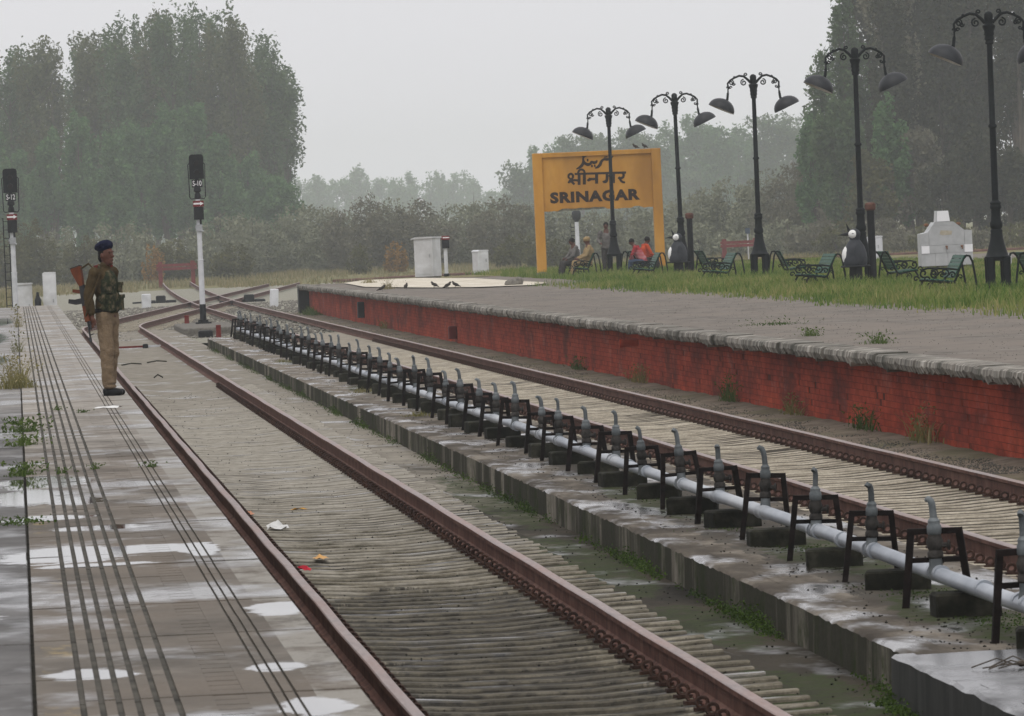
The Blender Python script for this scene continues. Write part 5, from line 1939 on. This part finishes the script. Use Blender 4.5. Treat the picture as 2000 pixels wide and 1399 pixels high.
# --- the soldier, facing +x, the camera sees his right side (-y)
sol = empty('person', (1.0, 86.9, .78), R(-36))
sol.scale = (.9, .9, 1.0)
tag(sol, 'soldier in navy beret and camouflage vest standing at the platform edge', 'person')
def hand(w0, dr, side, curl=.5):
    """palm and five fingers; w0 wrist, dr pointing direction"""
    w0, dr = Vector(w0), Vector(dr).normalized()
    ax = Vector((1, 0, 0)) - dr * dr.x
    ax = ax.normalized()
    nn = dr.cross(ax)
    P = [('c', w0, w0 + dr * .03, .026, .03)]
    pal = w0 + dr * .05
    P.append(('e', pal, (.038, .022, .048)))
    for k in range(4):
        b = w0 + dr * .085 + ax * (.027 - .018 * k)
        L = (.034, .038, .036, .028)[k]
        m1 = b + dr * L * .8 + nn * side * L * curl * .5
        m2 = m1 + dr * L * .4 + nn * side * L * curl
        P.append(('chain', [b, m1, m2], [.0095, .009, .0075]))
    t0 = w0 + dr * .035 + ax * .034
    P.append(('chain', [t0, t0 + dr * .03 + ax * .018, t0 + dr * .058 + ax * .02 + nn * side * .012], [.012, .011, .009]))
    return P
head = [('e', (.035, 0, 1.595), (.092, .074, .112)), ('e', (.055, 0, 1.525), (.066, .056, .062)), ('c', (.118, 0, 1.60), (.136, 0, 1.572), .011, .017),
        ('e', (.115, 0, 1.535), (.02, .03, .012)), ('e', (.10, 0, 1.495), (.03, .03, .022)), ('e', (.112, 0, 1.625), (.018, .055, .012)),
        ('e', (.015, .077, 1.58), (.02, .012, .032)), ('e', (.015, -.077, 1.58), (.02, .012, .032)), ('c', (.0, 0, 1.38), (.02, 0, 1.52), .062, .052)]
leg_f = [(.02, -.09, .90), (.045, -.10, .49), (.05, -.10, .09)]
leg_b = [(-.01, .09, .90), (-.02, .10, .49), (-.075, .10, .09)]
arm_r = [(-.02, -.205, 1.39), (-.085, -.265, 1.12), (-.03, -.275, .905)]
arm_l = [(-.02, .205, 1.39), (-.10, .235, 1.12), (-.10, .20, .90)]
body = head + [('e', (0, 0, 1.25), (.11, .17, .20)), ('e', (.01, 0, 1.02), (.105, .15, .16)), ('e', (0, 0, .92), (.115, .165, .13)),
               ('chain', leg_f, [.088, .06, .04]), ('chain', leg_b, [.088, .06, .04]),
               ('c', (.03, -.10, .05), (.19, -.115, .035), .038, .03), ('c', (-.09, .10, .05), (.07, .105, .035), .038, .03),
               ('chain', arm_r, [.055, .042, .028]), ('chain', arm_l, [.055, .042, .028])] + hand(arm_r[2], (.02, -.03, -1), 1) + hand(arm_l[2], (.1, 0, -1), -1)
blob('body', body, M['skin'], sol, .0075, 2)
for s in (-1, 1):
    mb = MB()
    mb.ball((.106, s * .03, 1.602), (.012, .014, .007), 8, 5)
    mb.build('eye', M['hair'], sol, True)
    mb = MB()
    mb.ball((.112, s * .032, 1.622), (.012, .022, .006), 8, 5)
    mb.build('eyebrow', M['hair'], sol, True)
blob('hair', [('e', (.005, 0, 1.61), (.086, .079, .085)), ('e', (-.035, 0, 1.56), (.05, .06, .06))], M['hair'], sol, .009, 2)
blob('beret', [('e', (.02, 0, 1.668), (.108, .094, .05), Matrix.Rotation(R(-16), 3, 'Y')), ('e', (-.005, -.015, 1.70), (.118, .102, .052), Matrix.Rotation(R(-20), 3, 'Y')), ('e', (.075, 0, 1.70), (.05, .075, .055))], M['beret'], sol, .008, 3)
sh = [('e', (-.005, 0, 1.25), (.128, .185, .21)), ('e', (.0, 0, 1.02), (.13, .172, .17)), ('c', (-.02, -.17, 1.385), (-.02, .17, 1.385), .068, .068), ('e', (0, 0, .95), (.13, .18, .08)),
      ('chain', arm_r[:2] + [(-.035, -.275, .95)], [.074, .066, .052]), ('chain', arm_l[:2] + [(-.10, .202, .95)], [.074, .066, .052]),
      ('e', (-.08, -.275, 1.06), (.06, .055, .05)), ('e', (-.05, -.278, .985), (.058, .056, .035)), ('c', (-.03, 0, 1.40), (.0, 0, 1.46), .09, .07)]
blob('shirt', sh, M['shirt_khaki'], sol, .009, 3, .0045)
mb = MB()
for s in (-1, 1):
    mb.add([(.085, s * .01, 1.40), (.02, s * .085, 1.46), (-.05, s * .06, 1.495), (-.05, s * .075, 1.45), (.03, s * .115, 1.415), (.10, s * .06, 1.36)], [(0, 1, 4, 5), (1, 2, 3, 4)])
mb.build('collar', M['shirt_khaki'], sol)
for s in (-1, 1):
    mb = MB()
    mb.bar((-.02, s * .10, 1.462), (-.02, s * .20, 1.448), .05, .012)
    mb.build('epaulette', M['red'], sol)
blob('vest', [('e', (.03, 0, 1.24), (.128, .168, .19)), ('e', (.045, 0, 1.08), (.135, .178, .16)), ('c', (.03, -.10, 1.30), (-.02, -.11, 1.46), .03, .028), ('c', (.03, .10, 1.30), (-.02, .11, 1.46), .03, .028), ('e', (.03, 0, .985), (.14, .185, .07))], M['camo'], sol, .011, 3)
for (y0, y1, z0, z1, d) in ((-.15, -.03, 1.16, 1.27, .05), (.03, .15, 1.16, 1.27, .05), (-.16, -.03, .96, 1.13, .065), (.03, .16, .96, 1.13, .065)):
    mb = MB()
    mb.bbox(.11, y0, z0, .138 + d * .5, y1, z1, .015)
    p_ = mb.build('pouch', M['camo'], sol)
    mb = MB()
    mb.box(.118, y0 - .004, z1 - .035, .144 + d * .5, y1 + .004, z1 + .006)
    mb.build('flap', M['camo'], p_)
def pant(leg, k):
    h_, kn, an = [Vector(q) for q in leg]
    return [('chain', [h_, kn, an + Vector((0, 0, .05))], [.108, .088, .078]), ('e', kn + Vector((.01, 0, .0)), (.09, .088, .10)), ('e', an + Vector((.01, 0, .06)), (.085, .08, .035)), ('e', an + Vector((0, 0, .14)), (.08, .078, .03)), ('e', an + Vector((.015, 0, .01)), (.08, .075, .022))]
blob('trousers', [('e', (0, 0, .93), (.125, .172, .10)), ('e', (0, 0, .86), (.12, .175, .10))] + pant(leg_f, 0) + pant(leg_b, 1), M['trouser'], sol, .009, 2, .0055)
mb = MB()
mb.lathe([(1.0, -.022), (1.02, 0), (1.0, .022)], 20)
me = mb.data('belt', M['hair'])
o = link('belt', me, sol, (.0, 0, .965))
o.scale = (.138, .185, 1)
for fx, fy, nx_, ny_ in ((.03, -.10, .205, -.117), (-.09, .10, .085, .105)):
    s_ = blob('shoe', [('c', (fx - .02, fy, .05), (nx_ + .03, ny_, .036), .049, .036), ('e', (fx + .02, fy, .075), (.055, .048, .05)), ('b', (fx - .045, fy - .042, 0, nx_ + .02, ny_ + .04, .022))], M['shoe'], sol, .009, 2)
# --- his rifle
rf = empty('rifle', (1.0, 86.9, .78), R(-36))
tag(rf, 'wooden stocked rifle slung muzzle down behind the soldier', 'rifle')
bt, mz = Vector((-.235, -.16, 1.47)), Vector((.005, -.335, .60))
dv = (mz - bt).normalized()
bk = Vector((-1, 0, 0)) - dv * (-dv.x)
bk = bk.normalized()
sd_ = dv.cross(bk)
def rp(a, b, c=0):
    """a along the barrel, b towards the magazine side, c sideways"""
    return bt + dv * a + bk * b + sd_ * c
def slabpoly(name, pl, th, material, parent):
    mb = MB()
    n_ = len(pl)
    vs = [rp(a, b, -th / 2) for a, b in pl] + [rp(a, b, th / 2) for a, b in pl]
    fs = [tuple(range(n_)), tuple(range(2 * n_ - 1, n_ - 1, -1))] + [(i, i + n_, (i + 1) % n_ + n_, (i + 1) % n_) for i in range(n_)]
    mb.add(vs, fs)
    return mb.build(name, material, parent)
st = slabpoly('stock', [(0, -.02), (0, .115), (.05, .105), (.20, .045), (.23, .03), (.23, -.02)], .042, M['wood'], rf)
slabpoly('butt_plate', [(-.012, -.022), (-.012, .118), (-.001, .118), (-.001, -.022)], .045, M['gun'], st)
slabpoly('receiver', [(.225, -.03), (.225, .035), (.47, .035), (.47, -.028)], .036, M['gun'], rf)
slabpoly('grip', [(.27, .034), (.235, .125), (.27, .135), (.315, .034)], .034, M['wood'], rf)
slabpoly('magazine', [(.37, .034), (.36, .12), (.33, .20), (.375, .215), (.415, .13), (.43, .034)], .028, M['gun'], rf)
slabpoly('handguard', [(.47, -.032), (.47, .032), (.66, .024), (.66, -.028)], .042, M['wood'], rf)
mb = MB()
mb.tube([rp(.65, 0), rp(.88, 0)], .011, 8)
mb.tube([rp(.85, 0), rp(.90, 0)], .016, 8)
mb.tube([rp(.66, -.025), rp(.76, -.025)], .011, 8)
mb.bar(rp(.82, 0), rp(.82, -.05), .01, .01)
mb.build('barrel', M['gun'], rf, True)
mb = MB()
mb.tube([rp(.06, .10), Vector((-.10, -.17, 1.50)), Vector((.06, -.19, 1.36)), Vector((.0, -.34, 1.05)), rp(.62, .03)], .011, 6)
mb.build('sling', M['shirt_khaki'], rf, True)

# --- people around the lamp by the sign (small in the picture)
def figure(loc, rz, label, J, top, bottom, hairm, hat=None, shoes='shoe', sc=1.0):
    root = empty('person', loc, rz)
    root.scale = (sc, sc, sc)
    tag(root, label, 'person')
    V3 = lambda k: Vector(J[k])
    hd, nk, pv, chst = V3('head'), V3('neck'), V3('pelvis'), V3('chest')
    up_ = (hd - nk).normalized()
    fw = Vector(J.get('face', (1, 0, 0))).normalized()
    P = [('e', hd, (.095, .08, .115)), ('e', hd + fw * .02 - up_ * .07, (.065, .058, .06)), ('e', hd + fw * .10 - up_ * .015, (.02, .016, .022)), ('c', nk - up_ * .03, hd - up_ * .06, .055, .05), ('c', pv, chst, .14, .15), ('c', chst, nk, .14, .08)]
    arms, legs, pr = [], [], []
    for s in ('l', 'r'):
        a = [V3(s + 'sh'), V3(s + 'el'), V3(s + 'wr')]
        l = [V3(s + 'hip'), V3(s + 'kn'), V3(s + 'an')]
        arms.append(a); legs.append(l)
        P += [('chain', a, [.055, .042, .03]), ('chain', l, [.085, .06, .04])]
        d = (a[2] - a[1]).normalized()
        P += [('e', a[2] + d * .05, (.035, .035, .035))]
        for k in range(4):
            o_ = Vector((0, .012 * (k - 1.5), .006 * (k - 1.5)))
            P.append(('c', a[2] + d * .07 + o_, a[2] + d * .125 + o_ * 1.3, .01, .008))
        P.append(('c', a[2] + d * .03 + Vector((0, 0, .03)), a[2] + d * .075 + Vector((0, 0, .045)), .011, .009))
        P += [('c', l[2] + Vector((0, 0, -.04)), l[2] + fw * .15 + Vector((0, 0, -.06)), .038, .028)]
    blob('body', P, M['skin'], root, .014, 2)
    T = [('c', pv + Vector((0, 0, .05)), chst, .155, .168), ('c', chst, nk - up_ * .05, .16, .09), ('e', pv, (.16, .18, .12))]
    for a in arms:
        T.append(('chain', [a[0], a[1], a[1].lerp(a[2], .85)], [.075, .06, .05]))
    blob('shirt', T, M[top], root, .015, 2, .006)
    T = [('e', pv - Vector((0, 0, .03)), (.15, .18, .12))]
    for l in legs:
        T.append(('chain', [l[0], l[1], l[1].lerp(l[2], .93)], [.105, .082, .062]))
    blob('trousers', T, M[bottom], root, .015, 2, .006)
    for l in legs:
        blob('shoe', [('c', l[2] + Vector((0, 0, -.04)), l[2] + fw * .17 + Vector((0, 0, -.06)), .048, .036)], M[shoes], root, .014, 1)
    if hairm:
        blob('hair', [('e', hd - fw * .015 + up_ * .025, (.10, .088, .10))], M[hairm], root, .014, 1)
    if hat:
        blob('cap', [('e', hd - fw * .01 + up_ * .05, (.118, .11, .085)), ('e', hd - fw * .03 + up_ * .09, (.10, .10, .06))], M[hat], root, .014, 1)
    for s in (-1, 1):
        sdv = up_.cross(fw)
        mb = MB()
        e_ = hd + fw * .085 + sdv * .03 * s + up_ * .012
        mb.ball(e_, .012, 6, 4)
        mb.build('eye', M['hair'], root, True)
    return root
def seated(lean=0.0, face=(1, 0, 0)):
    return {'pelvis': (0, 0, .47), 'chest': (-.06 + lean, 0, .82), 'neck': (-.04 + lean * 1.3, 0, 1.02), 'head': (.0 + lean * 1.5, 0, 1.16), 'face': face,
            'lsh': (-.04 + lean, .19, .96), 'rsh': (-.04 + lean, -.19, .96), 'lel': (.08 + lean, .23, .70), 'rel': (.08 + lean, -.23, .70), 'lwr': (.30, .13, .60), 'rwr': (.32, -.13, .62),
            'lhip': (.0, .09, .46), 'rhip': (.0, -.09, .46), 'lkn': (.42, .12, .48), 'rkn': (.42, -.12, .48), 'lan': (.50, .12, .10), 'ran': (.52, -.12, .10)}
J = seated()
figure((18.22, 244.7, .80), math.pi + .1, 'man in light khaki uniform and round cap seated on the bench by the sign', J, 'uniform', 'uniform', None, 'uniform')
J = seated(.06)
figure((17.92, 246.0, .80), math.pi + .25, 'man in grey seated beyond the khaki uniformed man', J, 'greyshirt', 'dgrey', 'hair', None)
J = {'pelvis': (0, 0, .92), 'chest': (0, 0, 1.25), 'neck': (0, 0, 1.47), 'head': (.03, 0, 1.62), 'face': (1, 0, 0), 'lsh': (0, .2, 1.40), 'rsh': (0, -.2, 1.40), 'lel': (-.02, .27, 1.13), 'rel': (-.02, -.27, 1.13), 'lwr': (.2, .18, 1.08), 'rwr': (.2, -.18, 1.05),
     'lhip': (0, .09, .9), 'rhip': (0, -.09, .9), 'lkn': (.02, .1, .48), 'rkn': (.02, -.1, .48), 'lan': (0, .1, .1), 'ran': (0, -.1, .1)}
figure((19.28, 250.2, .80), R(-100), 'man in grey shirt standing behind the lamp in front of the sign', J, 'greyshirt', 'dgrey', 'hair', None)
J = seated(.25, (1, 0, -.4))
J['lwr'] = (.42, .1, .55); J['rwr'] = (.42, -.12, .52)
figure((19.98, 244.6, .80), math.pi - .3, 'child in red striped jumper and jeans bending forward by the sign lamp', J, 'redcloth', 'jeans', 'hair', None, sc=.92)
J = seated(.1, (1, 0, -.1))
figure((20.10, 245.6, .80), .25, 'child in red and orange clothes seated facing right by the sign', J, 'orange', 'dgrey', 'hair', None, sc=.95)

# ------------------------------------------------------------------ birds
def bird(loc, rz, label, group, tilt=0.5, s=1.0):
    root = empty('bird', loc, rz)
    root.scale = (s, s, s)
    tag(root, label, 'bird', group)
    blob('body', [('c', (-.06, 0, .09), (.05, 0, .15), .045, .05), ('e', (.085, 0, .205), (.036, .032, .034)), ('c', (.04, 0, .16), (.08, 0, .20), .04, .03), ('c', (.11, 0, .20), (.14, 0, .197), .011, .004), ('c', (-.06, 0, .09), (-.19, 0, .045), .035, .014), ('c', (0, .018, .10), (.005, .02, .0), .008, .006), ('c', (0, -.018, .10), (.005, -.02, .0), .008, .006)], M['bird'], root, .008, 1)
    for q in (-1, 1):
        mb = MB()
        mb.ball((-.03, q * .045, .125), (.10, .014, .04), 8, 5, Matrix.Rotation(R(-25), 3, 'Y'))
        mb.build('wing', M['bird'], root, True)
for k, (x, y, rz, lab) in enumerate(((10.54, 222.1, 0, 'dark bird on the coping edge, leftmost on the far platform'), (11.43, 225.9, 1.2, 'small bird beside the cream concrete, second from the left'), (12.31, 226.9, 2.6, 'bird standing alone on the cream concrete edge'), (12.47, 222.4, .3, 'left bird of the pair in front of the white cabinet'), (12.75, 223.6, 2.8, 'right bird of the pair in front of the white cabinet'))):
    bird((x, y, .81), rz, lab, 'birds on the far platform', s=.85)
bird((SX + 3.42, SY, 4.90), 2.6, 'left bird of two perched on the yellow sign', 'birds on the sign', s=.8)
bird((SX + 3.72, SY, 4.90), 2.4, 'right bird of two perched on the yellow sign', 'birds on the sign', s=.8)
mb = MB()
mb.ball((0, 0, .05), (.28, .2, .15), 9, 6)
mb.ball((.16, 0, .12), (.14, .14, .13), 8, 5)
tag(mb.build('rock', M['stone'], None, loc=(14.4, 222.8, .81)), 'grey rock lying on the far platform left of the sign leg', 'rock')

# ------------------------------------------------------------------ litter
def scrap(name, label, x, y, z, wx, wy, h, c, seed):
    g = random.Random(seed)
    mb = MB()
    nx_, ny_ = 5, 5
    vs, fs = [], []
    for i in range(ny_):
        for j in range(nx_):
            vs.append((wx * (j / 4 - .5) * g.uniform(.75, 1.1), wy * (i / 4 - .5) * g.uniform(.75, 1.1), h * abs(g.gauss(0, .6)) * (1 - abs(j - 2) / 3)))
    for i in range(ny_ - 1):
        for j in range(nx_ - 1):
            q = i * nx_ + j
            fs.append((q, q + 1, q + nx_ + 1, q + nx_))
    mb.add(vs, fs)
    o = mb.build(name, mat(name + str(seed), tuple(k * .8 for k in c), c, 12, .6, .1, rand=0), None, loc=(x, y, z), rotz=g.uniform(-.5, .5))
    tag(o, label, 'litter')
scrap('paper_scrap', 'crumpled white paper lying between the near rails', 2.27, 70.1, -.185, .2, .5, .11, (.62, .62, .6), 1)
scrap('wrapper', 'red and cream wrapper beside the left near rail', 2.12, 73.9, -.18, .09, .3, .05, (.75, .35, .2), 2)
scrap('dry_leaf', 'orange leaf between the near rails below the white paper', 2.39, 63.1, -.18, .11, .25, .03, (.6, .34, .12), 3)
scrap('wrapper', 'bright red wrapper against the left near rail', 2.17, 61.0, -.18, .09, .25, .05, (.5, .02, .04), 4)
scrap('dry_leaf', 'thin orange strip between the near rails beyond the white paper', 2.64, 74.7, -.18, .16, .12, .02, (.5, .27, .06), 5)
scrap('paper_scrap', 'white paper scrap on the platform below the soldier', .89, 80.1, .783, .11, .5, .03, (.78, .78, .76), 6)
mb = MB()
g = random.Random(9)
for k in range(5):
    a = g.uniform(-.4, .4)
    x0 = g.uniform(-.15, .15)
    mb.tube([(x0 - .25, a * .6, .02), (x0, a * .2, .05 + .02 * k), (x0 + .2, a * .5, .03)], .008, 5)
mb.ball((.12, 0, .05), (.05, .08, .035), 7, 5)
tag(mb.build('dry_twig', M['twig'], None, loc=(5.0, 39.2, .085), scale=.5), 'dark dry twig lying on the wet slab at the lower right', 'twig')
g = random.Random(11)
for k, (x, y, lab) in enumerate(((2.45, 170, 'dark stick across the near track behind the soldier'), (3.05, 172, 'second dark stick on the near track right of the first'), (2.7, 152, 'small dark scrap on the near track right of the soldier'))):
    mb = MB()
    mb.tube([(-.22, 0, 0), (0, .1, .03), (.22, .0, .01)] if k < 2 else [(-.08, 0, 0), (0, 0, .06), (.1, 0, 0)], .016, 5)
    tag(mb.build('stick', M['block'], None, loc=(x, y, -.17)), lab, 'stick')

# ------------------------------------------------------------------ haze
mb = MB()
mb.box(-440, -60, -2.0, 440, 3000, 40)
hz = mb.build('haze', bpy.data.materials.new('haze air'))
hz['kind'] = 'stuff'
m = hz.data.materials[0]
m.use_nodes = True
t = m.node_tree
t.nodes.clear()
o_ = t.nodes.new('ShaderNodeOutputMaterial')
pv = t.nodes.new('ShaderNodeVolumePrincipled')
pv.inputs['Color'].default_value = (.91, .96, .97, 1)
pv.inputs['Density'].default_value = 0.00028
pv.inputs['Anisotropy'].default_value = 0.0
t.links.new(pv.outputs[0], o_.inputs['Volume'])
